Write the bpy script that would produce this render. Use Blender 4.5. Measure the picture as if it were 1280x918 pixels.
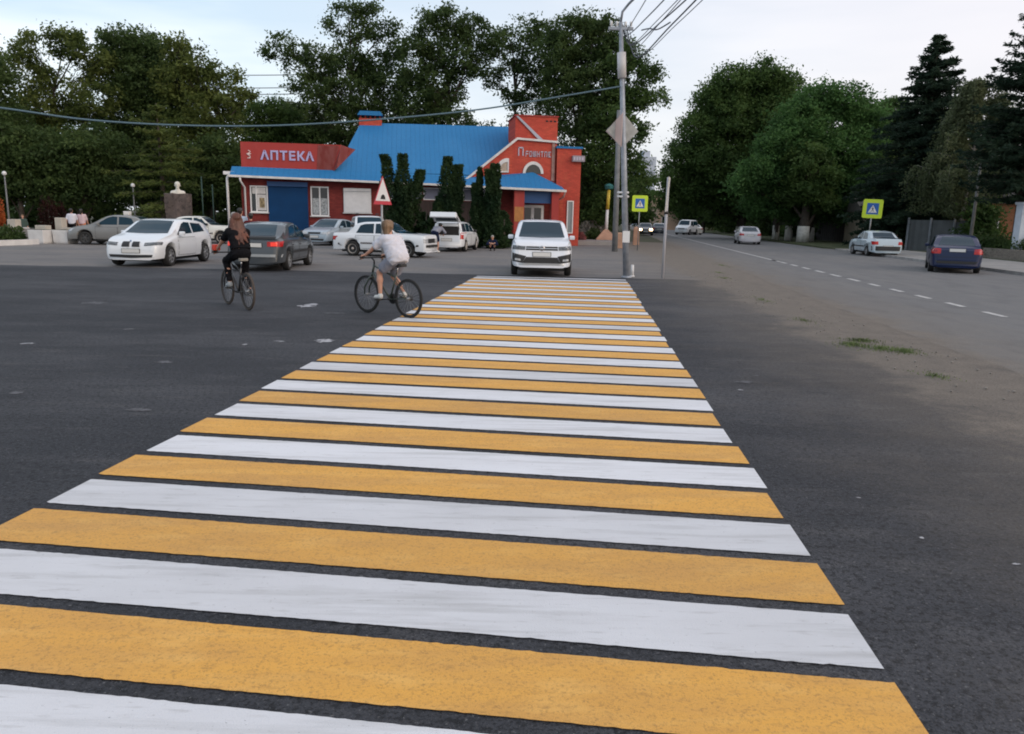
import bpy, bmesh, math, random
import numpy as np
from mathutils import Vector, Matrix
from mathutils.bvhtree import BVHTree

for o in list(bpy.data.objects): bpy.data.objects.remove(o)
SC = bpy.context.scene
COL = SC.collection
R = math.radians

# ------------------------------------------------------------------ camera
CAM_H, FPX, PITCH, ROLL = 1.7, 946.0, 0.1949, 0.022
_cp, _sp, _cr, _sr = math.cos(PITCH), math.sin(PITCH), math.cos(ROLL), math.sin(ROLL)
_F = Vector((0, _cp, -_sp)); _U0 = Vector((0, _sp, _cp)); _R0 = Vector((1, 0, 0))
_RT = _R0*_cr + _U0*_sr; _UP = -_R0*_sr + _U0*_cr
cd = bpy.data.cameras.new('camera'); cam = bpy.data.objects.new('camera', cd); COL.objects.link(cam)
cam.matrix_world = Matrix(((_RT.x, _UP.x, -_F.x, 0), (_RT.y, _UP.y, -_F.y, 0), (_RT.z, _UP.z, -_F.z, CAM_H), (0, 0, 0, 1)))
cd.sensor_fit = 'HORIZONTAL'; cd.sensor_width = 36; cd.lens = FPX/1280*36
cd.clip_start = 0.05; cd.clip_end = 3000
SC.camera = cam

# ------------------------------------------------------------------ sky
W = bpy.data.worlds.new('World'); SC.world = W; W.use_nodes = True
nt = W.node_tree; nt.nodes.clear()
def N(t, k, **kw):
    n = t.nodes.new(k)
    for a, b in kw.items(): setattr(n, a, b)
    return n
SUN_EL, SUN_ROT = R(24), R(125)       # low sun behind thin cloud, over the viewer's right shoulder
out = N(nt, 'ShaderNodeOutputWorld'); bg = N(nt, 'ShaderNodeBackground'); bg2 = N(nt, 'ShaderNodeBackground')
addn = N(nt, 'ShaderNodeAddShader')
sky = N(nt, 'ShaderNodeTexSky', sky_type='NISHITA'); sky.sun_disc = False
sky.sun_elevation = SUN_EL; sky.sun_rotation = SUN_ROT; sky.air_density = 1.2; sky.dust_density = 3.0
bg.inputs['Strength'].default_value = 0.05
tc = N(nt, 'ShaderNodeTexCoord'); mp = N(nt, 'ShaderNodeMapping'); mp.inputs['Scale'].default_value = (1.2, 1.2, 6.5)
noi = N(nt, 'ShaderNodeTexNoise'); noi.inputs['Scale'].default_value = 2.2; noi.inputs['Detail'].default_value = 4
cr = N(nt, 'ShaderNodeValToRGB')
cr.color_ramp.elements[0].position = .38; cr.color_ramp.elements[0].color = (.47, .565, .66, 1)
cr.color_ramp.elements[1].position = .64; cr.color_ramp.elements[1].color = (.70, .735, .78, 1)
sep = N(nt, 'ShaderNodeSeparateXYZ'); mr = N(nt, 'ShaderNodeMapRange')
mr.inputs['From Min'].default_value = -0.35; mr.inputs['From Max'].default_value = 0.75
mx = N(nt, 'ShaderNodeMix', data_type='RGBA'); mx.inputs[7].default_value = (.74, .675, .69, 1)
nt.links.new(tc.outputs['Generated'], mp.inputs['Vector']); nt.links.new(mp.outputs[0], noi.inputs['Vector'])
nt.links.new(noi.outputs['Fac'], cr.inputs['Fac'])
nt.links.new(tc.outputs['Generated'], sep.inputs[0]); nt.links.new(sep.outputs['X'], mr.inputs['Value'])
nt.links.new(mr.outputs[0], mx.inputs[0]); nt.links.new(cr.outputs['Color'], mx.inputs[6])
nt.links.new(mx.outputs[2], bg2.inputs['Color']); bg2.inputs['Strength'].default_value = 1.06
nt.links.new(sky.outputs[0], bg.inputs['Color'])
nt.links.new(bg.outputs[0], addn.inputs[0]); nt.links.new(bg2.outputs[0], addn.inputs[1]); nt.links.new(addn.outputs[0], out.inputs['Surface'])

sd = bpy.data.lights.new('sun', 'SUN'); sd.energy = 0.5; sd.angle = R(25); sd.color = (1, .86, .78)
so = bpy.data.objects.new('sun', sd); COL.objects.link(so)
_az = SUN_ROT
sdir = Vector((math.sin(_az)*math.cos(SUN_EL), math.cos(_az)*math.cos(SUN_EL), math.sin(SUN_EL)))
so.rotation_euler = (-sdir).to_track_quat('-Z', 'Y').to_euler()
SC.view_settings.view_transform = 'Standard'; SC.view_settings.look = 'None'
SC.view_settings.exposure = 0.10; SC.view_settings.gamma = 1.0; SC.view_settings.use_curve_mapping = False
SC.render.engine = 'CYCLES'
SC.cycles.max_bounces = 5; SC.cycles.diffuse_bounces = 2; SC.cycles.glossy_bounces = 3; SC.cycles.transmission_bounces = 3
SC.cycles.filter_width = 1.9

# ------------------------------------------------------------------ helpers
def ray(px, py): return _F + _RT*((px-640)/FPX) - _UP*((py-459)/FPX)
def gz(px, py, z=0.0):
    d = ray(px, py); t = (z-CAM_H)/d.z; return Vector((d.x*t, d.y*t, z))
def at(px, py, Y):
    d = ray(px, py); t = Y/d.y; return Vector((d.x*t, Y, d.z*t+CAM_H))

_mc = {}
def mat(name, col, rough=.6, metal=0, spec=.5, var=0, vscale=4, bump=0, bscale=40, emit=None, coat=0, var2=None, stretch=None):
    if name in _mc: return _mc[name]
    m = bpy.data.materials.new(name); m.use_nodes = True; t = m.node_tree
    b = t.nodes['Principled BSDF']
    b.inputs['Base Color'].default_value = (*col, 1); b.inputs['Roughness'].default_value = rough
    b.inputs['Metallic'].default_value = metal; b.inputs['Specular IOR Level'].default_value = spec
    if coat: b.inputs['Coat Weight'].default_value = coat; b.inputs['Coat Roughness'].default_value = .06
    if emit: b.inputs['Emission Color'].default_value = (*emit[:3], 1); b.inputs['Emission Strength'].default_value = emit[3]
    tcn = N(t, 'ShaderNodeTexCoord'); vec = tcn.outputs['Object']
    if stretch:
        mpn = N(t, 'ShaderNodeMapping'); mpn.inputs['Scale'].default_value = stretch
        t.links.new(vec, mpn.inputs['Vector']); vec = mpn.outputs[0]
    if var:
        n = N(t, 'ShaderNodeTexNoise'); n.inputs['Scale'].default_value = vscale; n.inputs['Detail'].default_value = 5
        t.links.new(vec, n.inputs['Vector'])
        r = N(t, 'ShaderNodeValToRGB'); e = r.color_ramp.elements
        e[0].position = .3; e[1].position = .7
        c2 = var2 or tuple(min(1, c*(1+var)) for c in col)
        e[0].color = (*[c*(1-var) for c in col], 1); e[1].color = (*c2, 1)
        t.links.new(n.outputs['Fac'], r.inputs['Fac']); t.links.new(r.outputs['Color'], b.inputs['Base Color'])
    if bump:
        n = N(t, 'ShaderNodeTexNoise'); n.inputs['Scale'].default_value = bscale; n.inputs['Detail'].default_value = 3
        t.links.new(vec, n.inputs['Vector'])
        bn = N(t, 'ShaderNodeBump'); bn.inputs['Strength'].default_value = bump; bn.inputs['Distance'].default_value = .02
        t.links.new(n.outputs['Fac'], bn.inputs['Height']); t.links.new(bn.outputs[0], b.inputs['Normal'])
    _mc[name] = m; return m

def layered(name, base, layers, rough=.85, bump=.5, bscale=120, spec=.3):
    """base colour, then noise-masked colours: (colour, scale, lo, hi, amount, stretch)"""
    m = bpy.data.materials.new(name); m.use_nodes = True; t = m.node_tree; b = t.nodes['Principled BSDF']
    b.inputs['Roughness'].default_value = rough; b.inputs['Specular IOR Level'].default_value = spec
    tcn = N(t, 'ShaderNodeTexCoord'); cur = None
    for i, (c, sc, lo, hi, am, st) in enumerate(layers):
        mpn = N(t, 'ShaderNodeMapping'); mpn.inputs['Scale'].default_value = st; mpn.inputs['Location'].default_value = (i*3.7, i*1.3, 0)
        t.links.new(tcn.outputs['Object'], mpn.inputs['Vector'])
        n = N(t, 'ShaderNodeTexNoise'); n.inputs['Scale'].default_value = sc; n.inputs['Detail'].default_value = 6; n.inputs['Roughness'].default_value = .6
        t.links.new(mpn.outputs[0], n.inputs['Vector'])
        r = N(t, 'ShaderNodeMapRange'); r.inputs['From Min'].default_value = lo; r.inputs['From Max'].default_value = hi; r.inputs['To Max'].default_value = am
        t.links.new(n.outputs['Fac'], r.inputs['Value'])
        x = N(t, 'ShaderNodeMix', data_type='RGBA'); t.links.new(r.outputs[0], x.inputs[0])
        if cur is None: x.inputs[6].default_value = (*base, 1)
        else: t.links.new(cur, x.inputs[6])
        x.inputs[7].default_value = (*c, 1); cur = x.outputs[2]
    t.links.new(cur, b.inputs['Base Color'])
    n = N(t, 'ShaderNodeTexNoise'); n.inputs['Scale'].default_value = bscale; n.inputs['Detail'].default_value = 4
    t.links.new(tcn.outputs['Object'], n.inputs['Vector'])
    bn = N(t, 'ShaderNodeBump'); bn.inputs['Strength'].default_value = bump; bn.inputs['Distance'].default_value = .01
    t.links.new(n.outputs['Fac'], bn.inputs['Height']); t.links.new(bn.outputs[0], b.inputs['Normal'])
    return m

class MB:
    """collects shapes for one mesh object"""
    def __init__(s): s.bm = bmesh.new(); s.mi = 0
    def _fin(s, fs):
        for f in fs: f.material_index = s.mi
    def poly(s, pts):
        f = s.bm.faces.new([s.bm.verts.new(p) for p in pts]); f.material_index = s.mi; return f
    def box(s, lo, hi, rz=0, M=None):
        c = [(lo[0] if i & 1 == 0 else hi[0], lo[1] if i & 2 == 0 else hi[1], lo[2] if i & 4 == 0 else hi[2]) for i in range(8)]
        v = []
        for p in c:
            p = Vector(p)
            if M is not None: p = M @ p
            v.append(s.bm.verts.new(p))
        s._fin([s.bm.faces.new([v[i] for i in q]) for q in ((0,2,3,1),(4,5,7,6),(0,1,5,4),(2,6,7,3),(0,4,6,2),(1,3,7,5))])
        return s
    def prism(s, pts, d0, d1, M):
        """polygon (a,b) extruded between c=d0..d1, mapped by M(a,b,c)"""
        a = [s.bm.verts.new(M(p[0], p[1], d0)) for p in pts]; b = [s.bm.verts.new(M(p[0], p[1], d1)) for p in pts]
        fs = [s.bm.faces.new(a[::-1]), s.bm.faces.new(b)]; n = len(pts)
        for i in range(n): fs.append(s.bm.faces.new((a[i], a[(i+1) % n], b[(i+1) % n], b[i])))
        s._fin(fs); return s
    def tube(s, pts, r, n=8, cap=True):
        pts = [Vector(p) for p in pts]; rr = r if isinstance(r, (list, tuple)) else [r]*len(pts)
        rings = []; prev = None
        for i, p in enumerate(pts):
            d = (pts[min(i+1, len(pts)-1)] - pts[max(i-1, 0)]).normalized()
            if prev is None:
                u = d.cross(Vector((0, 0, 1)))
                if u.length < 1e-3: u = Vector((1, 0, 0))
                u.normalize()
            else: u = (prev - d*prev.dot(d)).normalized()
            prev = u; w = d.cross(u)
            rings.append([s.bm.verts.new(p + (u*math.cos(2*math.pi*k/n) + w*math.sin(2*math.pi*k/n))*rr[i]) for k in range(n)])
        fs = []
        for a, b in zip(rings, rings[1:]):
            for k in range(n): fs.append(s.bm.faces.new((a[k], a[(k+1) % n], b[(k+1) % n], b[k])))
        for f in fs: f.smooth = True
        if cap: fs += [s.bm.faces.new(rings[0][::-1]), s.bm.faces.new(rings[-1])]
        s._fin(fs); return s
    def lathe(s, prof, n=24, M=None, smooth=True):
        """(r,z) profile about z, M maps"""
        M = M or Matrix.Identity(4); rings = []
        for r, z in prof:
            if r < 1e-6: rings.append([s.bm.verts.new(M @ Vector((0, 0, z)))])
            else: rings.append([s.bm.verts.new(M @ Vector((r*math.cos(2*math.pi*k/n), r*math.sin(2*math.pi*k/n), z))) for k in range(n)])
        fs = []
        for a, b in zip(rings, rings[1:]):
            for k in range(n):
                A = [a[k % len(a)], a[(k+1) % len(a)], b[(k+1) % len(b)], b[k % len(b)]]
                q = []
                for v in A:
                    if v not in q: q.append(v)
                if len(q) >= 3: fs.append(s.bm.faces.new(q))
        for f in fs: f.smooth = smooth
        s._fin(fs); return s
    def build(s, name, mats, parent=None, bevel=0, smooth=False, normals=True):
        if normals: bmesh.ops.recalc_face_normals(s.bm, faces=s.bm.faces[:])
        if bevel:
            es = [e for e in s.bm.edges if len(e.link_faces) == 2 and e.calc_face_angle(0) > .5]
            bmesh.ops.bevel(s.bm, geom=es, offset=bevel, segments=2, affect='EDGES', profile=.6)
        me = bpy.data.meshes.new(name); s.bm.to_mesh(me); s.bm.free()
        for m in (mats if isinstance(mats, (list, tuple)) else [mats]): me.materials.append(m)
        if smooth:
            for p in me.polygons: p.use_smooth = True
        o = bpy.data.objects.new(name, me); COL.objects.link(o)
        if parent is not None: o.parent = parent
        return o
def tag(o, label=None, cat=None, group=None, kind=None):
    if label: o['label'] = label
    if cat: o['category'] = cat
    if group: o['group'] = group
    if kind: o['kind'] = kind
    return o
def thing(name, label, cat, loc=(0, 0, 0), rz=0, group=None):
    o = bpy.data.objects.new(name, None); COL.objects.link(o); o.location = loc; o.rotation_euler = (0, 0, rz)
    o.empty_display_size = .2
    return tag(o, label, cat, group)
KIDS = {}
def copy_tree(o, parent=None):
    c = o.copy(); COL.objects.link(c)
    if parent is not None: c.parent = parent
    for ch in o.children: copy_tree(ch, c)
    return c
def smooth_angle(o, a=35):
    me = o.data
    for p in me.polygons: p.use_smooth = True
    bm = bmesh.new(); bm.from_mesh(me)
    for e in bm.edges:
        e.smooth = not (len(e.link_faces) == 2 and e.calc_face_angle(0) > R(a))
    bm.to_mesh(me); bm.free()
def text_mesh(name, txt, size, depth, M, m, parent, bold=0.0, align='CENTER', sx=1.0):
    c = bpy.data.curves.new(name, 'FONT'); c.body = txt; c.size = size; c.extrude = depth; c.offset = bold
    c.align_x = align; c.align_y = 'CENTER'; c.space_character = sx
    o = bpy.data.objects.new(name, c); COL.objects.link(o)
    bpy.context.view_layer.update()
    me = bpy.data.meshes.new_from_object(o.evaluated_get(bpy.context.evaluated_depsgraph_get()))
    bpy.data.objects.remove(o)
    me.name = name; me.transform(M); me.materials.clear(); me.materials.append(m)
    o = bpy.data.objects.new(name, me); COL.objects.link(o); o.parent = parent
    return o

# ================================================================== GROUND
rnd = random.Random(5)
m_new = layered('fresh_asphalt', (.036, .039, .047), [
    ((.085, .087, .097), .30, .42, .62, .85, (.6, 1.3, 1)),
    ((.026, .028, .034), .9, .50, .66, .7, (.7, 2.4, 1)),
    ((.110, .108, .112), 2.6, .54, .72, .55, (.6, 2.0, 1)),
    ((.010, .011, .013), 26, .50, .62, .75, (1, 1, 1)),
    ((.012, .012, .014), 70, .50, .62, .8, (1, 1, 1)),
    ((.20, .20, .205), 48, .60, .68, .55, (1, 1, 1)),
    ((.30, .30, .305), 130, .62, .72, .6, (1, 1, 1))], rough=.82, bump=1.0, bscale=120)
m_old = layered('old_asphalt', (.165, .160, .160), [
    ((.22, .20, .185), .25, .42, .62, .85, (.7, 1.5, 1)),
    ((.10, .10, .105), .8, .5, .66, .6, (.6, 2, 1)),
    ((.12, .118, .118), 6, .5, .66, .5, (1, 1, 1)),
    ((.06, .06, .06), 60, .52, .68, .6, (1, 1, 1))], rough=.9, bump=.6, bscale=110)
m_road = layered('road_asphalt', (.150, .150, .153), [
    ((.19, .185, .178), .5, .4, .7, .7, (3, .25, 1)),
    ((.105, .105, .11), 1.4, .5, .66, .6, (1.5, .5, 1)),
    ((.22, .21, .20), 4, .58, .72, .4, (1, 1, 1)),
    ((.06, .06, .06), 70, .52, .68, .7, (1, 1, 1)),
    ((.30, .30, .30), 110, .63, .73, .5, (1, 1, 1))], rough=.85, bump=.6, bscale=120)
m_dust = layered('dusty_gravel', (.125, .115, .105), [
    ((.165, .145, .120), .8, .42, .62, .9, (1, 1, 1)),
    ((.070, .067, .066), 1.9, .50, .64, .85, (.6, 1.6, 1)),
    ((.28, .255, .23), 55, .58, .68, .7, (1, 1, 1)),
    ((.04, .038, .034), 38, .54, .66, .85, (1, 1, 1))], rough=1, bump=1.0, bscale=55)
def add_dust(m):
    """dust and grit lying along the worn strip between square and road"""
    t = m.node_tree; b = t.nodes['Principled BSDF']; src = b.inputs['Base Color'].links[0].from_socket
    tcn = N(t, 'ShaderNodeTexCoord'); sx = N(t, 'ShaderNodeSeparateXYZ'); t.links.new(tcn.outputs['Object'], sx.inputs[0])
    def ma(op, a, b_=None, c=None):
        n = N(t, 'ShaderNodeMath', operation=op)
        for i, v in enumerate((a, b_, c)):
            if v is None: continue
            if isinstance(v, (int, float)): n.inputs[i].default_value = v
            else: t.links.new(v, n.inputs[i])
        return n.outputs[0]
    d = ma('SUBTRACT', sx.outputs['X'], ma('MULTIPLY_ADD', sx.outputs['Y'], .095, 4.50))
    lo = ma('MULTIPLY_ADD', sx.outputs['Y'], .024, .42)
    def nz(sc, de, off):
        mpn = N(t, 'ShaderNodeMapping'); mpn.inputs['Location'].default_value = (off, 0, 0); t.links.new(tcn.outputs['Object'], mpn.inputs['Vector'])
        n = N(t, 'ShaderNodeTexNoise'); n.inputs['Scale'].default_value = sc; n.inputs['Detail'].default_value = de; n.inputs['Roughness'].default_value = .65
        t.links.new(mpn.outputs[0], n.inputs['Vector']); return n.outputs['Fac']
    ad = ma('ADD', ma('ABSOLUTE', d), ma('MULTIPLY', ma('SUBTRACT', nz(.9, 8, 3), .5), 2.6)); ad = ma('ADD', ad, ma('MULTIPLY', ma('SUBTRACT', nz(9, 6, 9), .5), .9))
    def ss(v, lo_, hi_, am):
        r_ = N(t, 'ShaderNodeMapRange', interpolation_type='SMOOTHSTEP'); t.links.new(v, r_.inputs['Value']); r_.inputs['From Min'].default_value = lo_; r_.inputs['From Max'].default_value = hi_
        r_.inputs['To Min'].default_value = am; r_.inputs['To Max'].default_value = 0; return r_.outputs[0]
    e = ma('SUBTRACT', ad, lo); core = ss(e, -.15, .65, .95); wide = ss(e, .2, 2.8, .45)
    dc = N(t, 'ShaderNodeMix', data_type='RGBA'); t.links.new(nz(3, 6, 5), dc.inputs[0]); dc.inputs[6].default_value = (.095, .084, .074, 1); dc.inputs[7].default_value = (.26, .22, .18, 1)
    g = N(t, 'ShaderNodeMapRange'); t.links.new(nz(45, 3, 1), g.inputs['Value']); g.inputs['From Min'].default_value = .5; g.inputs['From Max'].default_value = .66; g.inputs['To Max'].default_value = .7
    dk = N(t, 'ShaderNodeMix', data_type='RGBA'); t.links.new(g.outputs[0], dk.inputs[0]); t.links.new(dc.outputs[2], dk.inputs[6]); dk.inputs[7].default_value = (.045, .043, .04, 1)
    x1 = N(t, 'ShaderNodeMix', data_type='RGBA'); t.links.new(wide, x1.inputs[0]); t.links.new(src, x1.inputs[6]); t.links.new(dk.outputs[2], x1.inputs[7])
    x2 = N(t, 'ShaderNodeMix', data_type='RGBA'); t.links.new(core, x2.inputs[0]); t.links.new(x1.outputs[2], x2.inputs[6]); t.links.new(dk.outputs[2], x2.inputs[7])
    t.links.new(x2.outputs[2], b.inputs['Base Color'])
for m_ in (m_new, m_old, m_road): add_dust(m_)
m_soil = layered('bare_soil', (.075, .07, .05), [
    ((.05, .07, .028), .6, .45, .62, .9, (1, 1, 1)),
    ((.15, .13, .10), 1.5, .55, .7, .6, (1, 1, 1))], rough=1, bump=1.0, bscale=30)
m_walk = layered('pavement_concrete', (.24, .235, .23), [
    ((.30, .285, .27), .8, .42, .65, .8, (1, 1, 1)), ((.15, .145, .14), 2.3, .55, .7, .5, (1, 1, 1))], rough=.9, bump=.4, bscale=60)

def jag(ax, ay, bx, by, n, amp, seed):
    r = random.Random(seed); o = []
    for i in range(n+1):
        t = i/n; o.append((ax+(bx-ax)*t + r.uniform(-amp, amp), ay+(by-ay)*t + r.uniform(-amp, amp)))
    return o
def sheet(name, poly, z, m, kind='structure', parent=None):
    b = MB(); b.poly([(x, y, z) for x, y in poly]); bmesh.ops.triangulate(b.bm, faces=b.bm.faces[:])
    o = b.build(name, m, parent)
    for p in o.data.polygons:
        if p.normal.z < 0: p.flip()
    if kind and parent is None: tag(o, kind=kind)
    return o
sheet('ground', [(-900, -60), (900, -60), (900, 1500), (-900, 1500)], -.012, m_soil)
sheet('old_square_asphalt', [(-45, -12), (30, -12), (38, 46), (10, 62), (-14, 60), (-45, 44)], -.006, m_old)
square = sheet('fresh_asphalt_square', [(-30, -12), (4.7, -12)] + jag(4.95, -8, 5.75, 6, 24, .05, 1) + jag(5.8, 6.2, 7.4, 22.2, 40, .06, 2)
      + jag(7.2, 22.6, -4.9, 22.9, 24, .05, 3) + jag(-5, 22.95, -15.5, 22.5, 14, .05, 4) + [(-30, 22.2)], 0, m_new)
# main road: centre line x = 7.85 + .12 y
def rx(off, y): return off + .12*y
road = sheet('road', [(rx(4.9, -12), -12), (rx(15.5, -12), -12), (rx(15.5, 400), 400), (rx(4.4, 400), 400)]
      + jag(rx(4.6, 110), 110, rx(4.9, 0), 0, 90, .09, 6)[0:], -.002 + .0, m_road)
m_white = layered('white_road_paint', (.68, .685, .71), [
    ((.73, .74, .77), 1.4, .45, .62, .7, (.5, 2.5, 1)),
    ((.43, .43, .43), 2.4, .50, .70, .65, (.35, 4.0, 1)),
    ((.36, .35, .34), 9, .58, .72, .45, (.5, 3, 1)),
    ((.30, .28, .26), 30, .64, .74, .5, (1, 1.5, 1)),
    ((.08, .08, .08), 75, .68, .73, .75, (1, 1, 1))], rough=.62, bump=.35, bscale=150)
m_yel = layered('yellow_road_paint', (.74, .385, .080), [
    ((.60, .32, .09), 1.6, .42, .62, .8, (.5, 2.5, 1)),
    ((.80, .46, .13), 4, .5, .68, .6, (.6, 2, 1)),
    ((.42, .23, .07), 18, .56, .70, .5, (.8, 1.5, 1)),
    ((.30, .17, .06), 85, .52, .68, .6, (1, 1, 1)),
    ((.10, .07, .035), 150, .62, .70, .7, (1, 1, 1))], rough=.68, bump=.5, bscale=150)
def stripe_dirt(m, dirt):
    """each painted stripe carries its own amount of grey tyre film"""
    t = m.node_tree; b = t.nodes['Principled BSDF']; src = b.inputs['Base Color'].links[0].from_socket
    oi = N(t, 'ShaderNodeObjectInfo'); r_ = N(t, 'ShaderNodeMapRange'); t.links.new(oi.outputs['Random'], r_.inputs['Value']); r_.inputs['From Min'].default_value = .35; r_.inputs['To Max'].default_value = .5
    tcn = N(t, 'ShaderNodeTexCoord'); n = N(t, 'ShaderNodeTexNoise'); n.inputs['Scale'].default_value = 1.1; n.inputs['Detail'].default_value = 6; t.links.new(tcn.outputs['Object'], n.inputs['Vector'])
    k_ = N(t, 'ShaderNodeMath', operation='MULTIPLY'); t.links.new(r_.outputs[0], k_.inputs[0]); t.links.new(n.outputs['Fac'], k_.inputs[1])
    x = N(t, 'ShaderNodeMix', data_type='RGBA'); t.links.new(k_.outputs[0], x.inputs[0]); t.links.new(src, x.inputs[6]); x.inputs[7].default_value = (*dirt, 1); t.links.new(x.outputs[2], b.inputs['Base Color'])
stripe_dirt(m_white, (.20, .20, .205)); stripe_dirt(m_yel, (.30, .19, .09))
S0, WW, WY, GG, YC, SK, XL, CW = 1.8152, .4097, .4194, .0922, .0905, .0252, -3.0808, 4.3112
PER = WW+WY+2*GG
hv = Vector((math.sin(YC), math.cos(YC), 0)); qv = Vector((math.cos(YC+SK), -math.sin(YC+SK), 0)); nv = Vector((hv.y, -hv.x, 0))
def cw(s, off): return hv*s + qv*(off/qv.dot(nv))
def stripe(s, w, m, name, r, skew_end=0):
    b = MB(); n = 150
    ea = r.uniform(-.02, .02); eb = r.uniform(-.02, .02)
    lo, hi = [], []
    for i in range(n+1):
        o = XL+ea + (CW+eb-ea)*i/n
        lo.append(cw(s + r.gauss(0, .0016) + .003*math.sin(o*1.7+s), o)); hi.append(cw(s+w + r.gauss(0, .0016) + .003*math.sin(o*1.3+s*2), o))
    lo[0] += hv*.01; hi[0] += qv*r.uniform(0, .02)
    for L_ in (lo, hi):
        for p in L_: p.z = .006
    for i in range(n): b.poly([lo[i], lo[i+1], hi[i+1], hi[i]])
    bmesh.ops.remove_doubles(b.bm, verts=b.bm.verts[:], dist=1e-5)
    return b.build(name, m, square)
k = -2
while True:
    s = S0 + k*PER
    if s > 21.6: break
    stripe(s, WW, m_white, 'white_stripe', rnd)
    if s+WW+GG < 21.3: stripe(s+WW+GG, WY, m_yel, 'yellow_stripe', rnd)
    k += 1
# the far end of the crossing is closed with a slanting last stripe
b = MB(); a0, a1 = cw(21.95, XL), cw(22.25, XL+CW); c0, c1 = cw(21.72, XL), cw(21.95, XL+CW)
b.poly([Vector((c0.x, c0.y, .006)), Vector((c1.x, c1.y, .006)), Vector((a1.x, a1.y, .006)), Vector((a0.x, a0.y, .006))]); b.build('white_stripe', m_white, square)
# splashes of white paint on the fresh asphalt
def splash(px, py, w, h, seed, amt=1):
    r = random.Random(seed); c = gz(px, py); b = MB(); n = 22
    pts = [(c.x + w*math.cos(2*math.pi*i/n)*r.uniform(.4, 1), c.y + h*math.sin(2*math.pi*i/n)*r.uniform(.4, 1), .004) for i in range(n)]
    b.poly(pts); return b.build('paint_spill', m_spill if amt else m_spill2, square)
m_spill = layered('white_spill', (.42, .42, .44), [((.07, .07, .08), 9, .45, .6, 1, (1, 1, 1))], rough=.8)
m_spill2 = layered('faint_spill', (.12, .12, .13), [((.05, .05, .055), 7, .45, .6, 1, (1, 1, 1))], rough=.8)
for i, a in enumerate([(35, 430, .10, .08, 1), (386, 382, .24, .42, 1), (407, 426, .17, .20, 1), (349, 427, .10, .07, 1), (205, 453, .13, .1, 0), (22, 491, .1, .09, 0),
                       (172, 513, .14, .08, 0), (120, 379, .32, .22, 0), (306, 431, .04, .05, 1), (925, 488, .05, .03, 1), (1073, 623, .02, .015, 1), (1152, 673, .02, .015, 1),
                       (930, 478, .12, .1, 0), (345, 520, .12, .09, 0), (160, 412, .1, .1, 0), (420, 392, .35, .1, 0), (1270, 706, .03, .012, 1), (945, 470, .05, .03, 0)]):
    splash(a[0], a[1], a[2], a[3], i+40, a[4])
# road markings
m_line = layered('worn_lane_paint', (.50, .49, .48), [((.16, .16, .16), 7, .52, .68, .8, (1, 1, 1))], rough=.8)
def dash(y0, y1, name='lane_dash', off=7.85, w=.075):
    b = MB()
    b.poly([(rx(off-w, y0), y0, .004), (rx(off+w, y0), y0, .004), (rx(off+w, y1), y1, .004), (rx(off-w, y1), y1, .004)])
    return b.build(name, m_line, road)
y = 6.0
for i in range(17):
    dash(y, y+.85 + (i > 9)*.25); y += 1.75 + (i > 9)*.2
dash(34.5, 220, 'lane_line', w=.065)
# right-hand kerb, pavement, verge
def strip(name, o0, o1, y0, y1, z0, z1, m, kind='structure'):
    b = MB(); v = [(rx(o0, y0), y0), (rx(o1, y0), y0), (rx(o1, y1), y1), (rx(o0, y1), y1)]
    b.prism(v, z0, z1, lambda a, c, d: Vector((a, c, d))); return tag(b.build(name, m), kind=kind)
m_kerb = mat('kerb_concrete', (.30, .29, .28), .9, var=.25, vscale=3, bump=.4)
strip('kerb', 15.5, 15.65, -10, 52, -.05, .12, m_kerb)
strip('sidewalk', 15.65, 20.3, -10, 52, -.05, .11, m_walk)
m_grassy = layered('thin_grass', (.045, .06, .022), [((.09, .085, .05), 1.3, .45, .6, .9, (1, 1, 1)), ((.03, .05, .015), 9, .5, .6, .6, (1, 1, 1))], rough=1, bump=1, bscale=25)
strip('verge', 16.0, 60, 52, 260, -.05, .06, m_grassy)
strip('verge', 20.6, 60, -10, 52, -.05, .10, m_grassy)

# grass tufts growing in the dusty verge
def grass_patch(name, label, spots, n, hmax, seed, m, z=.0):
    r = np.random.default_rng(seed); V = []; F_ = []
    for (cx, cy, sx, sy) in spots:
        for i in range(n):
            a = r.uniform(0, 6.28); q = abs(r.normal(0, .5)); x = cx+math.cos(a)*q*sx; y_ = cy+math.sin(a)*q*sy
            h = hmax*r.uniform(.4, 1)*max(.25, 1-q*.6); t = r.uniform(0, 6.28); w = .006; lean = r.normal(0, .5, 2)*h
            k_ = len(V)
            V += [(x-w*math.cos(t), y_-w*math.sin(t), z), (x+w*math.cos(t), y_+w*math.sin(t), z), (x+lean[0], y_+lean[1], z+h)]
            F_.append((k_, k_+1, k_+2))
    me = bpy.data.meshes.new(name); me.from_pydata(V, [], F_); me.materials.append(m)
    o = bpy.data.objects.new(name, me); COL.objects.link(o)
    return tag(o, label, 'grass', kind='stuff')
m_grass = mat('grass_blades', (.11, .15, .05), .8, var=.5, vscale=2)
grass_patch('grass', 'green tuft of grass in the dusty strip beside the road', [(5.15, 10.5, .55, .45), (5.4, 10.3, .3, .35), (4.9, 10.8, .3, .3), (5.2, 11.2, .4, .3)], 420, .06, 3, m_grass, .004)
grass_patch('grass', 'short sparse weeds along the dusty road edge', [(5.2, 13.5, .3, .8), (4.9, 8.6, .25, .4), (5.6, 17, .3, 1.2), (6.5, 23.5, .4, 1), (7.0, 26, .3, .8), (5.3, 6.6, .3, .4), (8.3, 30.5, .4, 2)], 130, .05, 4, m_grass, .004)
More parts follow.
